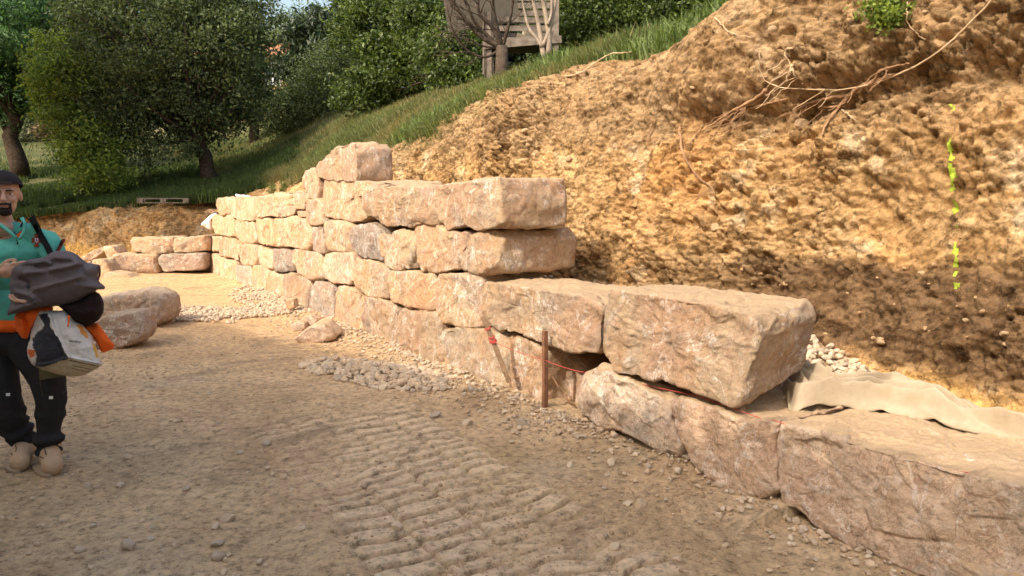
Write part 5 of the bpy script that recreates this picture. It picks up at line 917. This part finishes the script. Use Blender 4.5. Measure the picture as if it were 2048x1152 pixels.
def fingers(mb, wrist, d, up, palmn, curl, L=.19, spread=.0):
    d, up, palmn = (np.array(v, float) / np.linalg.norm(v) for v in (d, up, palmn)); pc = wrist + d * .048; R = np.stack([d, up, palmn], 1); mb.add(*ellipsoid(pc, (.054, .042, .016), R, 12)); limb(mb, [wrist, wrist + d * .05], [.026, .024], 8)
    for k, (o, l) in enumerate(((.030, .072), (.010, .082), (-.010, .076), (-.029, .060))):
        p = wrist + d * .088 + up * o; seg = [p]; a = 0; dd = d + up * o * spread
        for f, c in ((.45, .5), (.3, 1.), (.25, .8)): a += curl * c; v = dd * math.cos(a) + palmn * math.sin(a); seg.append(seg[-1] + v * l * f)
        limb(mb, seg, [.0098, .009, .0085, .0072], 8)
    p = wrist + d * .03 + up * .032; limb(mb, [p, p + d * .028 + up * .020 + palmn * .008, p + d * .056 + up * .022 + palmn * .014, p + d * .074 + up * .018 + palmn * .018], [.013, .0115, .010, .0082], 8)
# ---- body: head, neck, chest, arms and hands in one skin
mb = MB(); hc = PL(13, 388); hc[1] = YP - .02
mb.add(*ellipsoid(hc + [0, .01, .02], (.077, .097, .108))); mb.add(*ellipsoid(hc + [0, -.022, -.055], (.058, .072, .068))); mb.add(*ellipsoid(hc + [0, -.062, -.098], (.030, .030, .024)))
for sx_ in (-1, 1):
    mb.add(*ellipsoid(hc + [sx_ * .036, -.072, -.030], (.026, .020, .022), n=10)); mb.add(*ellipsoid(hc + [sx_ * .080, .005, -.012], (.010, .020, .033), n=10)); mb.add(*ellipsoid(hc + [sx_ * .030, -.086, .022], (.028, .012, .010), n=10)); mb.add(*ellipsoid(hc + [sx_ * .010, -.112, -.036], (.009, .010, .008), n=8))
limb(mb, [hc + [0, -.094, .012], hc + [0, -.108, -.012], hc + [0, -.122, -.032]], [.009, .011, .013], 8); limb(mb, [hc + [-.018, -.092, -.064], hc + [0, -.099, -.062], hc + [.018, -.092, -.064]], [.005, .008, .005], 6); limb(mb, [hc + [-.016, -.090, -.073], hc + [0, -.097, -.075], hc + [.016, -.090, -.073]], [.005, .008, .005], 6)
limb(mb, [PL(12, 420, .03), PL(16, 445, .03), PL(20, 475, .03)], [.056, .058, .075]); mb.add(*ellipsoid(PL(17, 458, -.0), (.052, .082, .045)))
wr = PL(-2, 545, -.26); limb(mb, [PL(20, 490, .02), PL(-40, 488, .02), PL(-62, 500, .02), PL(-78, 575, -.02), wr], [.035, .035, .038, .040, .027]); fingers(mb, wr, (1, -.10, .20), (-.18, 0, 1), (.05, 1, 0), .22)
wl = PL(86, 600, -.34); limb(mb, [PL(20, 490, .02), PL(80, 488, .02), PL(103, 500, .02), PL(128, 572, .0), wl], [.035, .035, .038, .040, .027]); fingers(mb, wl, (-1, -.1, .0), (0, -1, -.2), (0, -.15, 1), .35)
limb(mb, [PL(20, 500, .03), PL(18, 560, .02), PL(16, 650, .02)], [.05, .075, .09])
def skd(V): return .0012 * fbm(V * 40, 3, 2)
body = vox('body', mb, .0042, SKIN.m, person, 5, skd)
_bv = wbvh(body)
def onface(dx, dz):
    h = _bv.ray_cast(Vector((hc[0] + dx, hc[1] - .6, hc[2] + dz)), Vector((0, 1, 0))); return np.array(h[0])
for sx_ in (-1, 1):
    c = onface(sx_ * .032, .000) + [0, .0075, 0]; e = obj('eye', *ellipsoid(c, (.0125, .011, .0085), n=10), mat=EYEW, parent=person); obj('iris', *ellipsoid(c + [0, -.0075, -.0005], (.0056, .0045, .0056), n=8), mat=IRIS, parent=e)
    MB().tube(np.array([onface(sx_ * .013, .016), onface(sx_ * .030, .021), onface(sx_ * .050, .017)]) + [0, -.001, 0], [.0042, .0055, .003], 6).build('eyebrow', HAIR, person, True); MB().tube(np.array([onface(sx_ * .018, .006), onface(sx_ * .032, .0085), onface(sx_ * .047, .005)]) + [0, .0005, 0], [.0022, .003, .002], 6).build('eyelid', LIPM, person, True)
def patch(name, fn, off, mat, jit):
    me = body.data; V = np.array([v.co[:] for v in me.vertices]) + np.array(person.location); N = np.array([v.normal[:] for v in me.vertices]); m = fn(V - hc, N); FQ = np.array([list(p.vertices) for p in me.polygons if len(p.vertices) == 4]); fq = FQ[m[FQ].sum(1) >= 3]; uu, inv = np.unique(fq, return_inverse=True)
    W = V[uu] + N[uu] * (off + jit * fbm(V[uu] * 150, 3, 3))[:, None]; o = obj(name, W, inv.reshape(-1, 4), mat=mat, parent=person); s_ = o.modifiers.new('t', 'SOLIDIFY'); s_.thickness = off; s_.offset = -1; return o
def beardm(L, N):
    x, y, z = np.abs(L[:, 0]), L[:, 1], L[:, 2]; lips = ((x / .017) ** 2 + ((z + .069) / .0075) ** 2) < 1
    g = ((x < .031) & (z < -.078) & (z > -.128)) | ((x < .030) & (z > -.064) & (z < -.050)) | ((x > .020) & (x < .032) & (z < -.050) & (z > -.10)); return g & ~lips & (y < -.03) & (N[:, 1] < .3)
patch('beard', beardm, .005, HAIR, .003)
patch('lips', lambda L, N: (((np.abs(L[:, 0]) / .017) ** 2 + ((L[:, 2] + .069) / .0065) ** 2) < 1) & (L[:, 1] < -.05), .002, LIPM, .0003)
hb_ = MB(); hb_.add(*ellipsoid(hc + [0, .028, .0], (.081, .082, .075))); vox('hair', hb_, .005, HAIR, person, 2, lambda V: .003 * fbm(V * 120, 3, 3))
# cap, worn backwards
n = 26; th = np.linspace(.01, 1.50, n); ph = np.arange(48) * 2 * PI / 48; T_, P_ = np.meshgrid(th, ph, indexing='ij'); V = np.stack([np.sin(T_) * np.cos(P_) * .093, np.sin(T_) * np.sin(P_) * .113, np.cos(T_) * .098], -1); V = V * (1 + .012 * fbm(V * 22, 3, 4))[..., None]; R = rotm((1, 0, 0), -.14); V = V.reshape(-1, 3) @ R.T + hc + [0, .004, .036]
cap = obj('cap', V, grid_q(n, 48, True), mat=CAPM, parent=person); cap.modifiers.new('t', 'SOLIDIFY').thickness = .003
V2 = []; 
for a in np.linspace(.35 * PI, .65 * PI, 12):
    for b in (0, 1): V2.append([math.cos(a + PI) * .095, math.sin(a + PI) * .116, -.002 + .020 * b])
V2 = np.array(V2) @ R.T + hc + [0, .004, .038]; obj('cap_band', V2, [[2 * k, 2 * k + 2, 2 * k + 3, 2 * k + 1] for k in range(11)], mat=flatmat('cap_opening', (.05, .035, .03)), parent=cap)
V3 = []; 
for a in np.linspace(.32 * PI, .68 * PI, 14):
    for rr in (0, .5, 1): V3.append([math.cos(a) * (.093 + .02 * rr), math.sin(a) * (.113 + .065 * rr), -.004 - .018 * rr])
V3 = np.array(V3) @ R.T + hc + [0, .004, .036]; vz = obj('visor', V3, grid_q(14, 3), mat=CAPM, parent=cap); vz.modifiers.new('t', 'SOLIDIFY').thickness = .004
obj('earring', *ellipsoid(hc + [.086, -.008, -.046], (.006, .006, .006), n=8), mat=STRAP, parent=person)
def yaw_head(o, full=True):
    me = o.data; off = np.zeros(3); q = o
    while q is not None: off += np.array(q.location); q = q.parent
    V = np.array([v.co[:] for v in me.vertices]) + off; d = V - hc; a = .55 * (np.ones(len(V)) if full else sst(-.22, -.13, d[:, 2]) * (np.abs(d[:, 0]) < .15)); c, s = np.cos(a), np.sin(a)
    V[:, 0] = hc[0] + d[:, 0] * c - d[:, 1] * s; V[:, 1] = hc[1] + d[:, 0] * s + d[:, 1] * c; me.vertices.foreach_set('co', (V - off).astype(np.float32).ravel()); me.update()
yaw_head(body, False)
for o in list(person.children_recursive):
    if o.type == 'MESH' and o is not body:
        par = o.parent; yaw_head(o)
# ---- jersey
def wr_(amp, f=9, seed=3): return lambda V: amp * ridged(V * [f, f, f * .55], 3, seed) + amp * .35 * fbm(V * f * 3.2, 3, seed + 1)
mb = MB(); mb.add(*ellipsoid(PL(20, 530, .03), (.205, .135, .19))); mb.add(*ellipsoid(PL(20, 505, .03), (.215, .145, .10))); mb.add(*ellipsoid(PL(18, 610, .03), (.19, .125, .17))); limb(mb, [PL(-50, 487, .03), PL(-15, 470, .03), PL(22, 462, .035), PL(60, 468, .03), PL(94, 487, .03)], [.066, .062, .058, .062, .068]); limb(mb, [PL(-56, 490, .03), PL(-80, 575, -.01), PL(-14, 549, -.24)], [.068, .062, .043]); limb(mb, [PL(99, 492, .03), PL(128, 570, .01), PL(104, 596, -.25)], [.072, .062, .043])
shirt = vox('jersey', mb, .007, GREEN, person, 5, wr_(.011, 9))
sb = [wbvh(shirt), wbvh(body)]
for pts, mt, nm in (([(-6, 440), (8, 450), (22, 462), (33, 474), (40, 462), (45, 448), (44, 436), (20, 444)], SKIN.m, None), ([(27, 464), (40, 452), (45, 442), (47, 452), (46, 460), (32, 470)], NAVY, 'inner_collar'), ([(32, 470), (46, 460), (45, 466), (36, 476)], ORG, 'collar_lining'), ([(32, 480), (35, 480), (37, 489), (34, 489)], STRAP, 'zip_pull'), ([(-8, 472), (2, 474), (7, 473), (1, 477)], DRED, 'chest_mark')):
    if nm: decal(nm, pts, [tuple(range(len(pts)))], sb, mt, shirt, .004)
# open collar folds
for pts in ([(44, 436), (49, 447), (49, 462), (42, 474), (36, 479)], [(-14, 440), (4, 452), (20, 464), (33, 476)]):
    P_ = []
    for a, b in pts: P_.append(PL(a, b, -.085 - .0012 * (b - 436)))
    MB().tube(np.array(P_), [.010, .011, .010, .009, .006][:len(P_)], 8).build('collar', GREEN, shirt, True)
V2, Fc = strip([(62, 434), (70, 447), (82, 472), (94, 492), (108, 520)], 12.5, 18); decal('shoulder_strap', V2, Fc, sb, STRAP, person, .006, .004)
cx, cy = 73, 481; w, h = 8.5, 12.5; arm = [(-.55, -1), (.55, -1), (.32, -.42), (.42, -.34), (1, -.5), (1, .4), (.42, .26), (.32, .4), (.55, 1), (-.55, 1), (-.32, .4), (-.42, .26), (-1, .4), (-1, -.5), (-.42, -.34), (-.32, -.42)]
em = decal('chest_emblem', [(cx + a * w * 1.12, cy + b * h * 1.07) for a, b in arm], [tuple(range(16))], sb, flatmat('emblem_edge', (.05, .10, .03)), shirt, .004); decal('emblem_cross', [(cx + a * w, cy + b * h) for a, b in arm], [tuple(range(16))], sb, flatmat('emblem_red', (.30, .04, .02)), em, .006)
decal('emblem_shield', [(cx - 3.2, cy - 4.2), (cx + 3.2, cy - 4.2), (cx + 3.2, cy + 1.5), (cx, cy + 5), (cx - 3.2, cy + 1.5)], [(0, 1, 2, 3, 4)], sb, WHITE, em, .008)
for dx, dy in ((0, -2.6), (-1.6, -.6), (1.6, -.6), (0, -.6), (0, 1.8)): decal('emblem_dot', [(cx + dx - .6, cy + dy - .8), (cx + dx + .6, cy + dy - .8), (cx + dx + .6, cy + dy + .8), (cx + dx - .6, cy + dy + .8)], [(0, 1, 2, 3)], sb, NAVY, em, .010)
V2, Fc = strip([(129, 478), (124, 488), (116, 502)], 5, 8); decal('sleeve_stripe', V2, Fc, sb, DRED, shirt, .005); V2, Fc = strip([(125, 478), (119, 489), (112, 502)], 1.6, 8); decal('sleeve_stripe', V2, Fc, sb, STRAP, shirt, .006)
mb = MB(); mb.add(*ellipsoid(PL(17, 645, .03), (.198, .132, .062))); vox('orange_undershirt', mb, .008, ORG, person, 4, wr_(.008, 9))
# ---- trousers
mb = MB(); mb.add(*ellipsoid(PL(17, 680, .03), (.18, .12, .10))); limb(mb, [PL(-16, 690, .03), PL(4, 790, .0), PL(20, 835, .04), PL(42, 868, .08)], [.118, .100, .088, .072]); limb(mb, [PL(56, 690, .02), PL(92, 745, -.02), PL(103, 795, -.03), PL(98, 850, .0), PL(97, 893, .0)], [.115, .104, .082, .073, .070])
mb.add(*ellipsoid(PL(43, 874, .08), (.078, .078, .03))); mb.add(*ellipsoid(PL(98, 872, .0), (.086, .084, .034)))
def trd(V): z = V[:, 2]; low = 1 - sst(.15, .45, z); return .006 * ridged(V * [7, 7, 5], 3, 4) + .004 * fbm(V * 22, 3, 6) + low * .012 * np.sin(z * 70 + 5 * vn(V * 6, 3)) 
tro = vox('trousers', mb, .008, BLK_, person, 5, trd); tb = [wbvh(tro)]
for a, b in ((16, 789), (102, 795)): decal('reflective_tab', [(a - 4, b - 2.5), (a + 4, b - 3), (a + 4, b + 3), (a - 4, b + 3)], [(0, 1, 2, 3)], tb, WHITE, tro, .004)
decal('pocket_flap', [(78, 735), (140, 738), (134, 752), (80, 760)], [(0, 1, 2, 3)], tb, flatmat('khaki_webbing', (.10, .09, .045)), tro, .006, .004); decal('knee_patch', [(78, 762), (132, 764), (128, 788), (84, 790)], [(0, 1, 2, 3)], tb, flatmat('knee_patch', (.045, .036, .028)), tro, .004, .003)
# ---- boots
for px, top, dy0, toe, ang in ((44, 890, .07, (40, 936), .10), (98, 903, -.0, (97, 938), .125)):
    root_c = PL(px, top, dy0); yb = YP + dy0; mb = MB(); zt_ = root_c[2]; zf_ = max(.0, 0); x_ = root_c[0]; lift = .0
    limb(mb, [(x_, yb + .02, zt_ + .03), (x_, yb + .02, .10), (x_, yb + .03, .065)], [.060, .058, .056]); limb(mb, [(x_, yb + .0, .085), (x_ + ang * .6, yb - .10, .072), (x_ + ang, yb - .175, .060)], [.058, .056, .056]); bt_ = vox('boot', mb, .005, BOOT, person, 5, lambda V: .003 * fbm(V * 18, 3, 5) + .0015 * ridged(V * 50, 2, 5))
    mbs = MB(); L2 = []
    for a in np.arange(24) * 2 * PI / 24: ex = .062 * math.cos(a) * (1 - .12 * math.sin(a)); ey = math.sin(a); L2.append((x_ + ex + ang * max(0, -ey), yb - .075 + ey * .155))
    V = np.array([(a, b, z) for z in (.0, .014, .030) for a, b in L2]); V = np.vstack([V, [x_, yb - .07, 0], [x_, yb - .07, .03]]); Tt = [(72, (j + 1) % 24, j) for j in range(24)] + [(73, 48 + j, 48 + (j + 1) % 24) for j in range(24)]; obj('sole', V, grid_q(3, 24, True), np.array(Tt), mat=SOLE, parent=bt_)
    bbv = wbvh(bt_)
    for j in range(4):
        z = .10 + .022 * j; P_ = []
        for u in np.linspace(-1, 1, 7):
            h_ = bbv.ray_cast(Vector((x_ + ang * .4 + u * .030, yb - .5, z + .006 * u * (-1) ** j)), Vector((0, 1, 0)))
            if h_[0] is not None: P_.append(np.array(h_[0]) + [0, -.002, 0])
        if len(P_) > 2: MB().tube(np.array(P_), .003, 6).build('lace', DLACE, bt_, True)
# ---- things he carries
def puff(name, pts, zoom, dy, front, back, mat, label, cat, folds=(), wr_amp=.006, K=220, seed=0, tilt=0., sm=1, parent=None):
    pxp = np.array(zc(zoom, pts) if isinstance(zoom, str) else [(zoom[0] + a / zoom[2], zoom[1] + b / zoom[2]) for a, b in pts]); L = outline(pxp, K, sm); c = (pxp.min(0) + pxp.max(0)) / 2; R = []; PX = []; nr = 40
    for side in (1, -1):
        fs = np.linspace(1, .03, nr) if side == 1 else np.linspace(.03, 1, nr)
        for f in (fs if side == 1 else fs[:-1]):
            q = c + (L - c) * f; base = (1 - f ** 2.6) ** .5; d = dy - side * (front if side == 1 else back) * base + tilt * (q[:, 1] - c[1])
            if side == 1:
                for fl, amp, wd in folds:
                    fp = np.array([(zoom[0] + a / zoom[2], zoom[1] + b / zoom[2]) for a, b in fl]); best = np.full(len(q), 1e9)
                    for s0, s1 in zip(fp[:-1], fp[1:]):
                        v = s1 - s0; t = np.clip(((q - s0) @ v) / (v @ v), 0, 1); best = np.minimum(best, np.linalg.norm(q - s0 - t[:, None] * v, axis=1))
                    d = d - amp * np.exp(-(best / wd) ** 2) * min(1, base * 2)
            rr = np.stack([(q[:, 0] - 1024) / F, math.cos(PITCH) + (576 - q[:, 1]) / F * math.sin(PITCH), -math.sin(PITCH) + (576 - q[:, 1]) / F * math.cos(PITCH)], -1); R.append(np.array([0, 0, CAMZ]) + rr * ((YP + d) / rr[:, 1])[:, None]); PX.append(q)
    n = len(R); R = R[::1]; V = np.concatenate(R); order = np.concatenate([np.arange(nr - 1, -1, -1), np.arange(n - 1, nr - 1, -1)]); V = V.reshape(n, K, 3)[order].reshape(-1, 3); PXa = np.array(PX)[order].reshape(-1, 2)
    Q = grid_q(n, K, True); m = n * K; ctr = np.array([V[:K].mean(0), V[-K:].mean(0)]); V = np.vstack([V, ctr]); T = np.array([(m, (j + 1) % K, j) for j in range(K)] + [(m + 1, (n - 1) * K + j, (n - 1) * K + (j + 1) % K) for j in range(K)])
    N = vnormals(V, Q, T); sg = -1 if (N[:K].mean(0))[1] > 0 else 1
    if sg < 0: Q = Q[:, ::-1]; T = T[:, ::-1]; N = -N
    V = V + N * (wr_amp * ridged(V * [9, 9, 12] + seed, 3, seed) + wr_amp * .5 * fbm(V * 35, 3, seed + 2))[:, None]; o = obj(name, V, Q, T, mat, parent, True, origin=None if parent else V.mean(0))
    if label: tag(o, label, cat)
    return o, np.vstack([PXa, PXa[:1], PXa[-1:]])
ZP = (0, 490, 4.265)
JKT = M('grey_jacket_cloth', .95, .1); JKT.col(JKT.mix((.085, .070, .072), (.135, .112, .114), JKT.ramp(JKT.noise(5, 5), [(.35, 0), (.65, 1)]))); JKT.nrm(JKT.bump(JKT.noise(260, 4), .35, .003))
j, jp = puff('jacket', [(105, 215), (135, 180), (200, 150), (235, 128), (300, 118), (370, 110), (410, 78), (460, 50), (540, 42), (600, 52), (660, 85), (740, 150), (800, 160), (856, 168), (860, 210), (830, 262), (840, 310), (880, 340), (906, 362), (890, 380), (840, 372), (760, 425), (690, 470), (600, 500), (520, 520), (440, 520), (340, 535), (250, 550), (180, 572), (100, 590), (62, 610), (60, 570), (90, 500), (95, 440), (90, 380), (78, 345), (100, 300), (100, 250)], ZP, -.30, .12, .10, JKT.m, 'folded dark grey jacket on top of the bundle in the man\'s arms', 'jacket',
     folds=[([(215, 240), (300, 228), (420, 215), (540, 190), (650, 165)], .034, 5.), ([(150, 175), (260, 180), (350, 200), (400, 215)], -.03, 5), ([(380, 130), (470, 105), (600, 110), (690, 160)], .03, 6), ([(250, 395), (330, 375), (450, 335), (600, 300), (700, 272)], .02, 5), ([(120, 400), (250, 430), (300, 480)], .03, 6), ([(180, 290), (250, 330), (250, 390)], -.03, 5), ([(700, 170), (720, 250), (650, 300)], -.012, 5), ([(430, 160), (380, 140), (300, 150)], .025, 4), ([(100, 560), (200, 540), (330, 500)], .03, 6)], wr_amp=.0045, seed=3)
st = []; jb = [wbvh(j)]; V2, Fc = strip([(0 + 270 / 4.265, 490 + 385 / 4.265), (450 / 4.265, 490 + 335 / 4.265), (700 / 4.265, 490 + 272 / 4.265)], .9, 20); decal('seam', V2, Fc, jb, flatmat('seam_thread', (.13, .105, .10)), j, .003, .002)
V2, Fc = strip([(847 / 4.265, 490 + 178 / 4.265), (852 / 4.265, 490 + 240 / 4.265), (836 / 4.265, 490 + 300 / 4.265)], 4, 8); decal('cuff_lining', V2, Fc, jb, flatmat('cuff_lining', (.10, .02, .02)), j, .003, .002)
puff('dark_garment', [(480, 500), (600, 500), (700, 470), (800, 395), (850, 420), (882, 490), (875, 570), (840, 640), (780, 685), (700, 690), (620, 650), (560, 570)], ZP, -.25, .13, .10, flatmat('black_brown_cloth', (.016, .009, .008), .95), 'black rolled garment under the grey jacket, bulging at its right', 'garment', folds=[([(600, 560), (700, 590), (800, 560)], .02, 6)], seed=5)
_og, _ = puff('orange_garment', [(160, 575), (300, 545), (440, 520), (450, 550), (330, 570), (310, 610), (280, 650), (260, 720), (230, 795), (200, 790), (150, 740), (110, 700), (120, 620)], ZP, -.24, .06, .05, ORG, 'crumpled orange work garment pressed between the jersey and the sack', 'garment', folds=[([(200, 600), (230, 680), (240, 760)], -.02, 4), ([(180, 640), (200, 740)], .02, 3)], seed=6, wr_amp=.008)
puff('orange_sleeve', [(700, 680), (760, 685), (830, 660), (880, 720), (930, 790), (978, 850), (970, 880), (930, 900), (880, 920), (860, 900), (830, 840), (780, 760)], ZP, -.18, .06, .05, ORG, 'bright orange padded sleeve sticking out behind the right side of the sack', 'garment', seed=7, wr_amp=.005)
_oc, _ = puff('drawstring', [(575, 600), (600, 605), (592, 650), (585, 700), (572, 700), (578, 650)], ZP, -.395, .008, .008, ORG, None, None, wr_amp=.001, K=60, parent=_og)
bagm = M('woven_sack', .6, .4); at = bagm.attr('print'); bagm.col(bagm.mix(at, bagm.ramp(bagm.noise(16, 5, .65), [(.35, .78), (.65, 1.05)]), 1., 'MULTIPLY')); bagm.nrm(bagm.bump(bagm.noise(38, 5), .5, .01, bagm.bump(bagm.noise(300, 2), .2, .002)))
bag, bp = puff('carrier_sack', [(330, 560), (420, 555), (560, 560), (640, 640), (700, 680), (760, 760), (810, 860), (850, 950), (874, 1022), (800, 1070), (700, 1112), (620, 1122), (500, 1105), (400, 1075), (300, 1042), (268, 1010), (245, 950), (235, 885), (255, 800), (280, 700), (300, 620)], ZP, -.27, .12, .10, bagm.m, 'white printed carrier sack with a black patch hanging below the bundle', 'bag', folds=[([(585, 960), (700, 990), (870, 1022)], .02, 3), ([(300, 1035), (480, 1000), (585, 960)], .022, 3.5), ([(410, 560), (470, 750), (585, 960)], .02, 4), ([(640, 640), (700, 800), (740, 950)], -.01, 6)], seed=9, wr_amp=.006)
def pip(P, poly):
    x, y = P[:, 0], P[:, 1]; ins = np.zeros(len(P), bool); n = len(poly); j_ = n - 1
    for i_ in range(n):
        xi, yi = poly[i_]; xj, yj = poly[j_]; c_ = ((yi > y) != (yj > y)) & (x < (xj - xi) * (y - yi) / (yj - yi + 1e-9) + xi); ins ^= c_; j_ = i_
    return ins
colr = np.tile([.62, .58, .53, 1.], (len(bp), 1)); Zc = (bp - [0, 490]) * 4.265; Zw = Zc + 8 * np.stack([vn(np.c_[Zc / 40, 0 * Zc[:, 0]], 3), vn(np.c_[Zc / 40, 0 * Zc[:, 0]], 5)], 1)
front_ = np.arange(len(bp)) < 40 * 220
for poly, c_, wv in (([(300, 1042), (585, 962), (700, 1000), (870, 1022), (700, 1125), (560, 1125), (400, 1090)], (.50, .42, .28, 1), 0), ([(300, 1035), (320, 940), (285, 870), (290, 800), (330, 740), (380, 690), (350, 640), (330, 600), (410, 580), (440, 700), (500, 800), (550, 900), (585, 965), (450, 1010), (380, 1030)], (.022, .024, .035, 1), 1), ([(240, 885), (310, 900), (300, 950), (262, 975)], (.62, .12, .02, 1), 1), ([(640, 670), (700, 690), (750, 790), (735, 805), (690, 760)], (.62, .26, .05, 1), 1), ([(770, 810), (800, 850), (840, 955), (820, 965), (790, 900)], (.62, .36, .05, 1), 1)):
    mk = pip(Zw if wv else Zc, poly) & front_; colr[mk] = c_
ca_ = bag.data.color_attributes.new('print', 'FLOAT_COLOR', 'POINT'); ca_.data.foreach_set('color', colr.astype(np.float32).ravel())
bb_ = [wbvh(bag)]; tc_ = bpy.data.curves.new('t', 'FONT'); tc_.body = 'carrefour'; tc_.size = 1; to = bpy.data.objects.new('t', tc_); COL.objects.link(to); me = bpy.data.meshes.new_from_object(to.evaluated_get(bpy.context.evaluated_depsgraph_get())); bpy.data.objects.remove(to)
tv = np.array([v.co[:2] for v in me.vertices]); tf = [tuple(p.vertices) for p in me.polygons]; tv = tv / tv[:, 0].max(); tv[:, 1] *= 1.25; ang = .12
V2 = [(137.5 + 24.5 * (a * math.cos(ang)) + 24.5 * b * math.sin(ang), 683.5 - 24.5 * b * math.cos(ang) + 24.5 * a * math.sin(ang)) for a, b in tv]; decal('printed_word', V2, tf, bb_, STRAP, bag, .003, .0005)
for pts in ([(583, 960), (700, 985), (870, 1020)], [(590, 985), (720, 1010), (840, 1035)], [(620, 1030), (720, 1050), (780, 1062)], [(610, 1050), (700, 1075), (760, 1080)]):
    V2, Fc = strip([(a / 4.265, 490 + b / 4.265) for a, b in pts], .9, 14); decal('printed_line', V2, Fc, bb_, flatmat('print_brown', (.12, .08, .05)), bag, .003, .0008)
